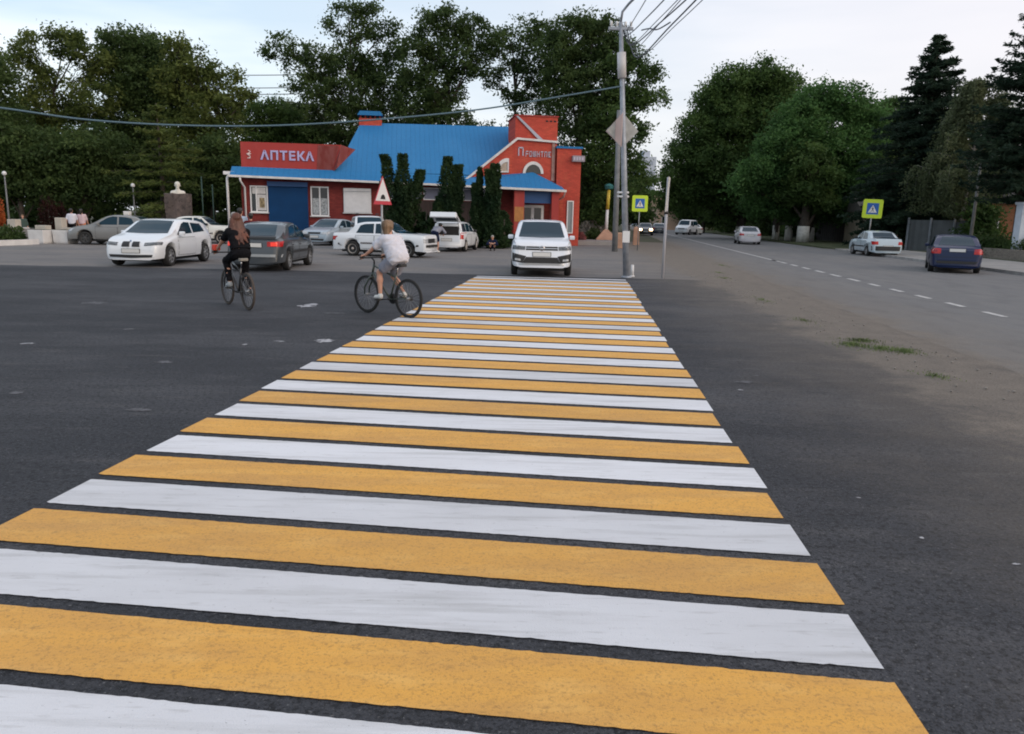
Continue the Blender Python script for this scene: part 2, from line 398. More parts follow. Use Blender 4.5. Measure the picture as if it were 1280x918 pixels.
# loose stones
b = MB(); r = random.Random(12)
for i in range(260):
    y_ = r.uniform(4, 26); x = (4.2+.07*y_) + r.uniform(-.35, 1.0); q = r.uniform(.006, .022)
    M_ = Matrix.Translation((x, y_, .006+q*.3)) @ Matrix.Rotation(r.uniform(0, 6), 4, 'Z') @ Matrix.Diagonal((q, q*r.uniform(.6, 1), q*.6, 1))
    bmesh.ops.create_icosphere(b.bm, subdivisions=1, radius=1, matrix=M_)
o = b.build('gravel', mat('grey_stone', (.22, .20, .18), .9, var=.4, vscale=2)); tag(o, 'loose grey gravel scattered along the dusty verge', 'gravel', kind='stuff')

# ================================================================== PHARMACY
m_wall = layered('dark_red_brick', (.20, .030, .026), [((.26, .045, .035), 1.3, .4, .65, .8, (1, 1, 1)), ((.11, .02, .02), 6, .55, .7, .5, (1, 1, 3))], rough=.85, bump=.3, bscale=30)
m_red = layered('red_render', (.52, .075, .045), [((.44, .058, .040), .7, .4, .65, .8, (1, 1, .3)), ((.56, .115, .06), 3, .5, .7, .5, (1, 1, .3))], rough=.8, bump=.25, bscale=40)
def add_bricks(m, k=.35):
    t = m.node_tree; b = t.nodes['Principled BSDF']; src = b.inputs['Base Color'].links[0].from_socket
    tcn = N(t, 'ShaderNodeTexCoord'); mpn = N(t, 'ShaderNodeMapping'); mpn.inputs['Rotation'].default_value = (R(90), 0, 0); t.links.new(tcn.outputs['Object'], mpn.inputs['Vector'])
    br = N(t, 'ShaderNodeTexBrick'); t.links.new(mpn.outputs[0], br.inputs['Vector']); br.inputs['Scale'].default_value = 1.0; br.inputs['Brick Width'].default_value = .26; br.inputs['Row Height'].default_value = .085; br.inputs['Mortar Size'].default_value = .011
    br.inputs['Color1'].default_value = (.72, .72, .72, 1); br.inputs['Color2'].default_value = (1.12, 1.12, 1.12, 1); br.inputs['Mortar'].default_value = (.62, .80, .9, 1)
    x = N(t, 'ShaderNodeMix', data_type='RGBA', blend_type='MULTIPLY'); x.inputs[0].default_value = k*2; t.links.new(src, x.inputs[6]); t.links.new(br.outputs['Color'], x.inputs[7]); t.links.new(x.outputs[2], b.inputs['Base Color'])
m_red2 = layered('red_panel', (.36, .040, .034), [((.31, .04, .034), .8, .4, .65, .8, (1, 1, .4)), ((.40, .075, .06), 2.2, .5, .7, .4, (1, 1, .3))], rough=.5, bump=.1, bscale=20)
m_fade = layered('faded_red_panel', (.42, .13, .12), [((.34, .06, .05), 2.5, .4, .6, .9, (1, 1, .5))], rough=.6)
def roofmat(name, st):
    m = layered(name, (.018, .160, .37), [((.028, .18, .40), .35, .4, .65, .8, (1, 1, 1)), ((.020, .12, .29), 2.5, .52, .7, .6, st)], rough=.6, bump=.05, bscale=3, spec=.25)
    t = m.node_tree; b = t.nodes['Principled BSDF']; tcn = N(t, 'ShaderNodeTexCoord'); w = N(t, 'ShaderNodeTexWave', wave_type='BANDS', bands_direction='X')
    w.inputs['Scale'].default_value = 1.1; w.inputs['Distortion'].default_value = 0
    r_ = N(t, 'ShaderNodeMapRange'); r_.inputs['From Min'].default_value = .93; r_.inputs['From Max'].default_value = 1
    bn = N(t, 'ShaderNodeBump'); bn.inputs['Strength'].default_value = .6; bn.inputs['Distance'].default_value = .03
    t.links.new(tcn.outputs['Object'], w.inputs['Vector']); t.links.new(w.outputs['Fac'], r_.inputs['Value']); t.links.new(r_.outputs[0], bn.inputs['Height']); t.links.new(bn.outputs[0], b.inputs['Normal'])
    return m
m_roof = roofmat('blue_metal_roof', (3, 3, .4))
m_bdoor = mat('blue_shutter', (.003, .042, .130), .6, spec=.2, var=.12, vscale=1.5)
m_trim = mat('white_trim', (.62, .60, .58), .6, var=.12, vscale=3)
m_frame = mat('white_plastic', (.74, .73, .73), .4, var=.06, vscale=4)
m_glass = mat('window_glass', (.015, .02, .022), .06, spec=.6)
m_dark = mat('painted_recess_shade', (.015, .014, .014), .8)  # near-black colour standing in for shade inside the boot and vent slots
m_lace = mat('lace_curtain', (.33, .35, .36), .8, var=.55, vscale=14)
m_galv = mat('galvanised_steel', (.30, .31, .32), .45, metal=.6, var=.2, vscale=5)
m_lav = mat('lavender_letters', (.40, .37, .60), .4, var=.1, vscale=5)
m_lav2 = mat('grey_lilac_letters', (.46, .42, .50), .5)
m_conc = mat('concrete', (.25, .245, .24), .9, var=.2, vscale=2, bump=.4, bscale=30)
m_blkplast = mat('black_plastic', (.018, .018, .019), .55)

add_bricks(m_wall, .45); add_bricks(m_red, .35)
BX = thing('pharmacy_building', 'red brick pharmacy with bright blue metal roof and red sign panel behind the parked cars', 'building', (-15.58, 44.0, 0), R(8))
def bb(name, m, lo, hi, parent=BX, bevel=0):
    b = MB(); b.box(lo, hi); return b.build(name, m, parent, bevel)
FM = lambda a, c, d: Vector((a, d, c))          # (u,z,depth) -> local
bb('wall', m_wall, (0, 0, 0), (15.0, 10, 4.0))
bb('plinth', m_conc, (-.06, -.07, 0), (12.4, -.002, .72))
# eave skirt, main roof
b = MB()
b.poly([(-.45, -.72, 3.66), (13.0, -.72, 3.46), (13.0, -.03, 4.06), (-.45, -.03, 4.20)])
b.poly([(-.45, -.72, 3.58), (-.45, -.02, 3.64), (13.0, -.02, 3.40), (13.0, -.72, 3.38)])
b.poly([(-.45, -.72, 3.58), (13.0, -.72, 3.38), (13.0, -.72, 3.46), (-.45, -.72, 3.66)])
b.poly([(-.45, -.72, 3.58), (-.45, -.72, 3.66), (-.45, -.03, 4.20), (-.45, -.02, 3.64)])
eave = b.build('eave_roof', m_roof, BX)
b = MB()
A_, B_, C_, D_ = (5.25, .02, 4.12), (16.3, .02, 4.10), (16.35, 5.0, 7.48), (6.45, 5.0, 7.38)
E_, G_ = (16.35, 10.3, 4.0), (5.0, 10.3, 4.0)
b.poly([A_, B_, C_, D_]); b.poly([A_, D_, G_]); b.poly([D_, C_, E_, G_]); b.poly([B_, E_, C_]); b.poly([A_, G_, E_, B_])
roof = b.build('roof', m_roof, BX)
b = MB(); b.box((6.35, 4.72, 7.1), (7.75, 5.5, 7.62)); chim = b.build('chimney', m_red, roof)
b = MB()
for i in range(5):
    b.box((6.40+i*.30, 4.78, 7.62), (6.50+i*.30, 5.44, 7.80))
b.build('chimney_vent', m_wall, roof)
b = MB(); b.prism([(6.25, 7.80), (7.85, 7.80), (7.68, 8.06), (6.42, 8.06)], 4.62, 5.60, FM); b.build('chimney_cap', m_roof, roof)
b = MB(); b.prism([(-.5, 3.58), (13.05, 3.38), (13.05, 3.49), (-.5, 3.70)], -.86, -.73, FM); b.build('gutter', m_trim, BX, .01)
# left red parapet carrying the sign
b = MB(); b.prism([(.05, 4.02), (5.05, 4.02), (5.6, 5.56), (.05, 5.56)], .04, .35, FM); par = b.build('sign_panel', m_red2, BX)
b = MB(); b.poly([(5.06, .036, 4.05), (5.3, -.25, 4.18), (6.35, .9, 5.40), (5.6, .036, 5.56)]); b.poly([(4.2, .032, 4.1), (5.04, .032, 4.08), (5.5, .032, 5.50), (4.3, .032, 5.50)])
bmesh.ops.solidify(b.bm, geom=b.bm.faces[:], thickness=.004); b.build('faded_corner_panel', m_fade, par)
bb('parapet_wall', m_red2, (.05, .351, 3.9), (.3, 4.5, 5.5))
XR = Matrix.Rotation(R(90), 4, 'X')
text_mesh('sign_letters', 'АПТЕКА', .66, .03, Matrix.Translation((2.60, -.0, 4.83)) @ XR, m_lav, par, bold=.022, sx=1.17)
b = MB()   # small cup-and-snake emblem left of the letters
b.prism([(.50+.13*math.cos(t), 4.93+.06*math.sin(t)) for t in [math.pi+ i*math.pi/10 for i in range(11)]], -.02, .03, FM)
b.tube([(.50+.08*math.sin(i*1.1), -.0, 4.70+i*.045) for i in range(10)], .022, 6)
b.prism([(.40, 4.66), (.60, 4.66), (.56, 4.70), (.44, 4.70)], -.02, .03, FM); b.build('pharmacy_emblem', mat('cream_plastic', (.75, .62, .58), .5), par)
# window with poster, blue roller shutter, double window, closed white shutter
def window(u0, u1, z0, z1, d=0, muntin=(), sill=True, name='window', parent=BX, glassmat=None, fw=.07):
    g = bb(name, glassmat or m_glass, (u0, d-.02, z0), (u1, d+.02, z1), parent)
    b = MB()
    b.box((u0-fw, d-.07, z0-fw), (u1+fw, d-.021, z0)); b.box((u0-fw, d-.07, z1), (u1+fw, d-.021, z1+fw))
    b.box((u0-fw, d-.068, z0), (u0, d-.021, z1)); b.box((u1, d-.068, z0), (u1+fw, d-.021, z1))
    for mu in muntin: b.box((mu-.035, d-.066, z0), (mu+.035, d-.021, z1))
    b.build('window_frame', m_frame, g)
    if sill: bb('window_sill', m_trim, (u0-.12, d-.16, z0-.12), (u1+.12, d-.003, z0-.071), g)
    return g
w = window(.55, 1.38, 1.75, 3.10, muntin=(.82,))
bb('poster', mat('pale_poster', (.55, .53, .52), .6, var=.25, vscale=3), (.60, -.045, 2.72), (1.34, -.028, 3.07), w)
bb('poster', mat('pale_poster', (.55, .53, .52)), (.87, -.045, 1.80), (1.35, -.028, 2.68), w)
bb('poster', mat('ochre_picture', (.25, .19, .10), .6, var=.7, vscale=9), (.98, -.052, 1.95), (1.26, -.046, 2.50), w)
g = bb('roller_shutter', m_bdoor, (1.48, -.10, .72), (3.68, -.004, 3.42))
b = MB()
for i in range(26): b.box((1.50, -.112, .76+i*.10), (3.66, -.1005, .82+i*.10))
b.build('shutter_slat', m_bdoor, g)
bb('shutter_box', mat('dark_blue_box', (.008, .06, .19), .5), (1.46, -.24, 3.16), (3.70, -.115, 3.42), g)
w = window(3.90, 4.78, 1.62, 3.14, muntin=(4.34,))
for a in (3.93, 4.38): bb('lace_curtain', m_lace, (a, -.030, 1.65), (a+.37, -.0205, 2.55), w)
w = window(5.75, 7.18, 1.85, 3.08, name='shuttered_window')
b = MB()
b.box((5.72, -.11, 1.80), (7.22, -.072, 3.12))
for i in range(20): b.box((5.76, -.117, 1.83+i*.063), (7.18, -.1105, 1.87+i*.063))
b.build('white_shutter', m_frame, w); bb('shutter_box', m_frame, (5.70, -.20, 3.0), (7.24, -.118, 3.16), w)
b = MB()
for i in range(5): b.box((3.70, -.35-.3*i, 0), (5.2, -.075-.3*i, .72-.144*i))
b.build('steps', m_conc, BX)
# dark glazed veranda in the middle
b = MB(); b.box((7.9, -.06, .72), (14.85, -.003, 2.56)); b.build('veranda_wall', mat('dark_brown_boards', (.035, .02, .018), .7, var=.3, vscale=2, stretch=(6, 1, .3)), BX)
for i in range(6):
    window(8.0+i*1.16, 8.98+i*1.16, 2.66, 3.26, sill=False, glassmat=mat('lilac_grey_blind', (.17, .18, .25), .35, var=.15, vscale=2), fw=.05)
# gable with arched windows
b = MB(); b.prism([(12.92, 3.5), (18.05, 3.5), (18.05, 6.08), (15.72, 6.20), (12.92, 3.98)], -.12, 4.4, FM); gab = b.build('gable_wall', m_red, BX)
b = MB(); b.box((15.0, 0.0, 0), (18.09, 8, 3.499)); b.build('wall', m_wall, BX)
b = MB(); b.prism([(12.60, 3.80), (15.70, 6.30), (18.16, 6.18), (18.16, 6.06), (15.76, 6.18), (12.80, 3.80)], -.26, .25, FM); b.build('gable_trim', m_trim, BX, .01)
b = MB(); b.box((17.82, -.18, 3.9), (18.0, -.121, 6.05)); b.build('corner_trim', mat('worn_trim', (.33, .19, .16), .7, var=.3, vscale=4), BX)
def arc(cx, cz, r0, r1, a0, a1, n, d0, d1, name, m, parent):
    b = MB(); T_ = [a0+(a1-a0)*i/n for i in range(n+1)]
    pts = [(cx+r1*math.cos(t), cz+r1*math.sin(t)*1.12) for t in T_]
    pts += [(cx+r0*math.cos(t), cz+r0*math.sin(t)*1.12) for t in T_[::-1]] if r0 > 0 else ([(cx, cz)] if a1-a0 < 3 else [])
    for q in range(1):
        if r0 > 0:
            for i in range(n): b.prism([pts[i], pts[i+1], pts[2*n-i], pts[2*n+1-i]], d0, d1, FM)
            bmesh.ops.remove_doubles(b.bm, verts=b.bm.verts[:], dist=1e-4)
        else: b.prism(pts, d0, d1, FM)
    return b.build(name, m, parent)
aw = arc(16.72, 4.28, 0, .47, 0, math.pi, 16, -.15, -.121, 'arched_window', m_glass, BX)
arc(16.72, 4.28, .46, .62, 0, math.pi, 16, -.20, -.125, 'window_frame', m_trim, aw)
aw = arc(15.18, 4.38, 0, .48, math.pi/2, math.pi, 8, -.15, -.121, 'quarter_window', mat('beige_blind', (.42, .33, .25), .6, var=.3, vscale=6), BX)
arc(15.18, 4.38, .46, .66, math.pi/2, math.pi, 8, -.20, -.125, 'window_frame', m_trim, aw)
b = MB(); b.box((15.181, -.20, 4.30), (15.26, -.125, 5.10)); b.box((14.52, -.20, 4.30), (15.18, -.125, 4.379)); b.build('window_frame', m_trim, aw)
b = MB()   # lettering too blurred to read: one tall sign and a row of smaller letter shapes
def strokes(u, z, w, h, kind):
    for i, c in enumerate(kind):
        if c == '1': b.box(((u, u+w*.42, u+w*.8, u, u, u)[i], -.16, (z, z, z, z+h*.84, z+h*.42, z)[i]), ((u+w*.2, u+w*.62, u+w, u+w, u+w, u+w)[i], -.128, (z+h, z+h, z+h, z+h, z+h*.58, z+h*.16)[i]))
strokes(15.80, 5.28, .32, .50, '101100')
for i, kd in enumerate(('100110', '101101', '111001', '101010', '010100', '101100', '110101')): strokes(16.24+i*.225, 5.24, .165, .33, kd)
b.build('sign_letters', m_lav2, gab)
# parapet box with slanting batten, tower on the right
b = MB(); b.box((15.68, .45, 5.9), (18.22, 3.6, 7.60)); pb = b.build('parapet_box', m_red, BX)
b = MB(); b.prism([(15.70, 7.58), (15.84, 7.58), (17.36, 6.28), (17.14, 6.22)], .36, .449, FM); b.build('slanting_batten', mat('pale_blue_batten', (.36, .38, .44), .5), pb)
for a in (17.5, 17.74, 17.98): bb('vent_slot', m_dark, (a, .43, 7.32), (a+.14, .449, 7.40), pb)
b = MB(); b.box((15.62, .39, 7.6), (18.28, 3.66, 7.66)); b.build('coping', m_red2, pb)
b = MB(); b.box((18.10, -.35, 0), (19.55, 6, 5.76)); tw = b.build('tower', m_red, BX)
b = MB(); b.box((18.04, -.42, 5.76), (19.62, 6.07, 5.88)); b.build('coping', m_roof, tw)
window(18.85, 19.12, .9, 2.7, d=-.351, sill=False, parent=tw, glassmat=mat('pale_glass', (.22, .25, .26), .2), fw=.06)
b = MB(); b.box((18.98, -.62, 5.02), (19.72, -.37, 5.36)); sb = b.build('small_sign', mat('grey_sign_box', (.27, .24, .27), .5), tw)
b = MB()
for i in range(4): b.box((19.04+i*.16, -.635, 5.10), (19.14+i*.16, -.621, 5.28))
b.build('sign_letters', m_lav2, sb)
# porch
b = MB()
P1, P2, P3, P4, P5 = (12.5, -1.75, 3.44), (18.35, -1.75, 3.32), (18.45, -.1, 3.60), (16.72, -.14, 4.36), (12.95, -.14, 3.97)
Q1, Q2, Q3 = (12.5, -1.75, 3.34), (18.35, -1.75, 3.22), (18.45, -.1, 3.3)
b.poly([P1, P2, P4, P5]); b.poly([P2, P3, P4]); b.poly([P1, P2, Q2, Q1]); b.poly([P2, P3, Q3, Q2]); b.poly([Q1, Q2, Q3, (12.5, -.1, 3.34)]); b.poly([P1, P5, (12.5, -.1, 3.34), Q1])
b.build('porch_roof', m_roof, BX)
b = MB(); b.prism([(12.4, 3.33), (18.42, 3.20), (18.42, 3.33), (12.4, 3.45)], -1.88, -1.76, FM); b.build('gutter', m_trim, BX, .01)
for u0, u1, z1 in ((15.42, 16.02, 3.31), (17.62, 18.05, 3.22)):
    c_ = bb('column', m_red2, (u0, -1.6, 0), (u1, -1.1, z1), bevel=.02)
    if u0 < 16: bb('yellow_notice', mat('ochre_notice', (.42, .17, .045), .6, var=.2, vscale=5), (u0+.03, -1.612, 1.48), (u1-.03, -1.601, 2.32), c_)
bb('blue_fascia', mat('dark_blue_box', (.008, .06, .19)), (16.03, -1.35, 2.55), (17.61, -1.2, 3.22))
bb('porch_floor', m_conc, (15.0, -2.1, 0), (18.3, -.003, .45))
for i in range(3): bb('porch_step', m_conc, (15.3, -2.4-.3*i, 0), (18.0, -2.101-.3*i, .34-.11*i))
d_ = bb('door', m_frame, (16.12, -.16, .46), (17.42, -.10, 2.46), bevel=.01)
for a in (16.24, 16.84): bb('door_glass', m_glass, (a, -.175, .8), (a+.42, -.161, 2.3), d_)
bb('door_handle', m_galv, (16.74, -.23, 1.35), (16.78, -.176, 1.7), d_)
# rainwater pipes
b = MB(); b.tube([(.12, -.80, 3.58), (.12, -.74, 3.4), (.22, -.13, 3.05), (.22, -.13, .2)], .055, 8); b.build('downpipe', m_frame, BX)
b = MB(); b.tube([(-.30, -.30, 3.80), (-.62, -.30, 3.72), (-.68, -.30, 3.5), (-.68, -.30, .1)], .07, 8); b.box((-.85, -.42, 3.72), (-.25, -.2, 3.9)); b.build('downpipe', m_frame, BX)
b = MB(); b.tube([(18.36, -1.7, 3.2), (18.34, -1.5, 2.95), (17.9, -.6, 2.6), (17.85, -.4, 2.4), (17.85, -.4, .3)], .05, 8); b.build('downpipe', mat('pinkish_pipe', (.42, .3, .27), .5), BX)
BX.location = (-16.67, 47.1, -.12); BX.scale = (1.07, 1.07, 1.07)

# ================================================================== VEHICLES
m_cglass = mat('car_glass', (.008, .030, .048), .07, spec=.26)
m_tyre = mat('tyre_rubber', (.018, .018, .018), .85, bump=.2)
m_rim = mat('alloy_rim', (.38, .39, .40), .35, metal=.7)
m_chrome = mat('chrome', (.6, .6, .62), .15, metal=1)
m_lamp = mat('lamp_glass', (.42, .44, .46), .1, var=.35, vscale=14)
m_lampd = mat('dark_lamp_glass', (.11, .12, .13), .08, var=.6, vscale=12)
m_redl = mat('red_lamp', (.42, .012, .012), .2, var=.3, vscale=14)
m_redon = mat('lit_red_lamp', (.6, .03, .02), .3, emit=(1, .06, .03, .45))
m_plate = mat('plate_white', (.62, .62, .60), .5)
m_seam = mat('panel_gap', (.02, .02, .02), .8)
m_orange = mat('orange_lamp', (.6, .2, .03), .3)
def interp(P, x):
    if x <= P[0][0]: return P[0][1]
    for (a, b), (c, d) in zip(P, P[1:]):
        if x <= c: return b + (d-b)*(x-a)/(c-a) if c > a else d
    return P[-1][1]
def grid_decal(bvh, bot, top, axis, nu, nv, name, m, parent, off=.006, thick=0):
    D = {'F': Vector((-1, 0, 0)), 'B': Vector((1, 0, 0)), 'L': Vector((0, -1, 0)), 'R': Vector((0, 1, 0)), 'T': Vector((0, 0, -1))}[axis]
    def rs(P, n):
        L_ = [0]
        for a, b in zip(P, P[1:]): L_.append(L_[-1] + math.hypot(b[0]-a[0], b[1]-a[1]))
        o = []
        for i in range(n+1):
            s = L_[-1]*i/n
            for k_ in range(len(P)-1):
                if s <= L_[k_+1]+1e-9:
                    t = (s-L_[k_])/max(1e-9, L_[k_+1]-L_[k_]); o.append((P[k_][0]+(P[k_+1][0]-P[k_][0])*t, P[k_][1]+(P[k_+1][1]-P[k_][1])*t)); break
        return o
    A, B = rs(bot, nu), rs(top, nu); b = MB(); V = []
    for j in range(nv+1):
        row = []
        for i in range(nu+1):
            t = j/nv; p = (A[i][0]+(B[i][0]-A[i][0])*t, A[i][1]+(B[i][1]-A[i][1])*t)
            if axis in 'FB': q = Vector((0, p[0], p[1]))
            elif axis in 'LR': q = Vector((p[0], 0, p[1]))
            else: q = Vector((p[0], p[1], 0))
            h = bvh.ray_cast(q - D*6, D)
            loc, nn = (h[0], h[1]) if h[0] is not None else bvh.find_nearest(q - D*1.0)[:2]
            if nn.dot(D) > 0: nn = -nn
            row.append(b.bm.verts.new(loc + nn*off))
        V.append(row)
    for j in range(nv):
        for i in range(nu):
            f = b.bm.faces.new((V[j][i], V[j][i+1], V[j+1][i+1], V[j+1][i])); f.smooth = True
    me_o = b.build(name, m, parent, normals=False)
    for p in me_o.data.polygons:
        if p.normal.dot(D) > 0: p.flip()
    return me_o
def rect(a0, a1, b0, b1): return [(a0, b0), (a1, b0)], [(a0, b1), (a1, b1)]
def build_wheel(R_, w, parent, loc, side, spokes=5, rimm=None):
    M = Matrix.Translation(loc) @ Matrix.Rotation(R(-90*side), 4, 'X')
    r1 = R_*.66
    b = MB(); b.lathe([(r1, -w/2), (R_*.95, -w/2), (R_, -w*.3), (R_, w*.3), (R_*.95, w/2), (r1, w/2), (r1*.97, w*.2), (r1*.97, -w/2)], 28, M); t = b.build('wheel', m_tyre, parent)
    b = MB(); b.lathe([(0, w*.16), (r1*.98, w*.16)], 24, M); b.lathe([(r1*.88, w*.40), (r1*1.0, w*.49), (r1*1.0, w*.2), (r1*.88, w*.2)], 28, M)
    for f in b.bm.faces: f.material_index = 0
    for f in b.bm.faces[:24]: f.material_index = 1
    for i in range(spokes):
        a = 2*math.pi*i/spokes
        Q = M @ Matrix.Rotation(a, 4, 'Z'); b.box((.02, -.030, w*.22), (r1*.92, .030, w*.40), M=Q)
    b.lathe([(0, w*.45), (.05, w*.44), (.055, w*.2)], 12, M)
    b.build('rim', [rimm or m_rim, m_blkplast], t)
    return t
def make_car(S, label, loc, rz, cat='car', group=None, name='parked_car'):
    g = lambda k_, d=None: S.get(k_, d)
    Lh, Wm = S['L']/2, S['W']/2
    root = thing(name, label, cat, loc, rz, group)
    P = S['top']; belt = S['belt']; axf, axr, wr = S['axf'], S['axr'], S['wr']; sill = g('sill', .24)
    paint = S['paint']
    xs = set([p[0] for p in P] + [-Lh+.03, Lh-.03, -Lh+.10, Lh-.10] + list(np.linspace(-Lh, Lh, 44)))
    ra = wr+.055
    for c in (axf, axr):
        for i in range(15): xs.add(c - ra*math.cos(math.pi*i/14))
        xs.add(c-ra-.004); xs.add(c+ra+.004)
    xs = sorted(xs); X = [xs[0]]
    for x in xs[1:]:
        if x - X[-1] > .0035: X.append(x)
    b = MB(); rings = []
    for x in X:
        zt = sum(interp(P, x+dx) for dx in (-.08, -.04, 0, .04, .08))/5 if abs(x) < Lh-.09 else interp(P, x)
        u = max(0, (abs(x)-(Lh-.75))/.75); u2 = max(0, (abs(x)-(Lh-.10))/.10)
        Wx = Wm*(1 - g('taper', .13)*u**2.6) - .05*u2**2
        zb = sill - .03*max(0, (abs(x)-(Lh-.5))/.5)
        for c in (axf, axr):
            dx = abs(x-c)
            if dx < ra: zb = max(zb, wr + math.sqrt(ra*ra-dx*dx))
        zs = min(interp(belt, x), zt-.025); c_ = zt-zs
        T_ = g('tumble', .27)
        yb = .925*Wx
        Y = lambda z: yb - T_*(z-zs)
        pts = [(0, zb), (.80*Wx, zb), (.955*Wx, zb+.03), (1.0*Wx, max(zb+.05, zb+.32*(zs-zb))), (1.0*Wx, max(zb+.08, zs-.20)), (.975*Wx, max(zb+.1, zs-.05)), (.93*Wx, max(zb+.11, zs))]
        zz = pts[-1][1]; c_ = max(.02, zt-zz)
        pts += [(Y(zz+.08*c_)-.004, zz+.08*c_), (Y(zz+.84*c_), zz+.84*c_), (Y(zz+.93*c_)-.05, zz+.94*c_), (Y(zz)*.55, zz+.99*c_), (0, zz+c_)]
        ring = [(x, y_, z_) for y_, z_ in pts] + [(x, -y_, z_) for y_, z_ in pts[-2:0:-1]]
        rings.append([b.bm.verts.new(p) for p in ring])
    for a, c in zip(rings, rings[1:]):
        for i in range(len(a)):
            b.bm.faces.new((a[i], a[(i+1) % len(a)], c[(i+1) % len(a)], c[i]))
    b.bm.faces.new(rings[0]); b.bm.faces.new(rings[-1][::-1])
    body = b.build('body', paint, root); smooth_angle(body, 52)
    bvh = BVHTree.FromPolygons([v.co for v in body.data.vertices], [list(p.vertices) for p in body.data.polygons])
    b = MB(); b.box((-Lh+.35, -Wm+.22, .16), (Lh-.35, Wm-.22, .55)); b.build('underbody_shade_box', m_blkplast, root)  # dark underbody box, widened and lowered to deepen the shade beneath the car
    for c in (axf, axr):
        for sd in (-1, 1): build_wheel(wr, .19, root, (c, sd*(Wm-.10), wr), sd, g('spokes', 5), g('rim'))
    dec = lambda nm, ax, bt, tp, m, nu=8, nv=3, off=.006, parent=root: grid_decal(bvh, bt, tp, ax, nu, nv, nm, m, parent, off)
    # glass
    if g('ws'):
        y0, y1, z0, z1 = S['ws']; dec('windshield', 'F', [(-y0, z0), (0, z0-.015), (y0, z0)], [(-y1, z1), (0, z1+.012), (y1, z1)], m_cglass, 12, 6)
    if g('rw'):
        y0, y1, z0, z1 = S['rw']; dec('rear_window', 'B', [(-y0, z0), (y0, z0)], [(-y1, z1), (0, z1+.01), (y1, z1)], m_cglass, 12, 5)
    for sd in 'LR':
        for bt, tp in S['sw']: dec('side_window', sd, bt, tp, m_cglass, 10, 4)
        for (x0, x1) in S['doors']:
            z0, z1 = sill+.07, interp(belt, (x0+x1)/2)-.055
            d = dec('door', sd, [(x0, z0), (x1, z0)], [(x0, z1), (x1, z1)], m_seam, 8, 5, .003)
            e = dec('door', sd, [(x0+.012, z0+.012), (x1-.012, z0+.012)], [(x0+.012, z1-.012), (x1-.012, z1-.012)], paint, 8, 5, .0065)
            d.name = 'door_gap'; d.parent = e
            hx = x0+.06 if True else x1
            q = -1 if sd == 'R' else 1
            bh = MB(); bh.box((hx+.02, q*(Wm-.01)-.02, z1-.13), (hx+.19, q*(Wm-.01)+.02, z1-.10)); bh.build('door_handle', g('handle', paint), e, .006)
    if g('mould'):
        for sd in 'LR': dec('side_moulding', sd, [(axr+ra+.02, .50), (axf-ra-.02, .50)], [(axr+ra+.02, .57), (axf-ra-.02, .57)], g('mould'), 12, 1, .012)
    for nm, ax, bt, tp, m, mir, off in S.get('decals', []):
        dec(nm, ax, bt, tp, m, 10, 3, off)
        if mir:
            f_ = lambda Q: [(-a, c) for a, c in Q][::-1]
            dec(nm, ax, f_(bt), f_(tp), m, 10, 3, off)
    for end, z in (('F', g('pf')), ('B', g('pr'))):
        if z:
            s = 1 if end == 'F' else -1
            h = bvh.ray_cast(Vector((6*s, 0, z+.05)), Vector((-s, 0, 0)))[0]
            bp = MB(); xa = h.x + s*.012
            bp.box((min(xa, xa+s*.012), -.26, z), (max(xa, xa+s*.012), .26, z+.112)); pl = bp.build('number_plate', m_plate, root)
            bp = MB(); bp.box((min(xa-s*.008, xa+s*.004), -.275, z-.012), (max(xa-s*.008, xa+s*.004), .275, z+.124)); bp.build('plate_frame', m_blkplast, pl)
    if g('mir'):
        x, z, mm = S['mir']
        for sd in (-1, 1):
            bp = MB(); bp.box((x-.06, sd*(Wm+.04)-.085, z), (x+.06, sd*(Wm+.04)+.085, z+.125))
            o = bp.build('wing_mirror', mm, root, .035)
            bp = MB(); bp.box((x, min(sd*(Wm-.13), sd*Wm), z+.02), (x+.04, max(sd*(Wm-.13), sd*Wm), z+.06)); bp.build('mirror_arm', m_blkplast, o)
    return root, bvh, Wm, Lh
def paint(name, c, rough=.28, var=.04): return mat(name, c, rough, spec=.5, coat=.6, var=var, vscale=1.5)
pw = paint('white_car_paint', (.70, .73, .76)); pw2 = paint('cream_white_paint', (.66, .66, .62), .4, .08); pw3 = paint('clean_white_paint', (.72, .75, .80))
psil = paint('silver_blue_paint', (.33, .40, .46)); pbeige = paint('grey_beige_paint', (.185, .188, .185)); pdark = paint('graphite_paint', (.042, .050, .058))
pblue = mat('dark_blue_paint', (.003, .012, .055), .3, spec=.35, coat=.15, var=.05, vscale=1.5); psil2 = paint('pale_silver_paint', (.42, .50, .55)); pblk = paint('black_paint', (.012, .014, .018)); pdirty = paint('dusty_white_paint', (.52, .52, .55), .5, .15)

def sidewin(pts_list): return [([(a, b) for a, b in bt], [(a, b) for a, b in tp]) for bt, tp in pts_list]
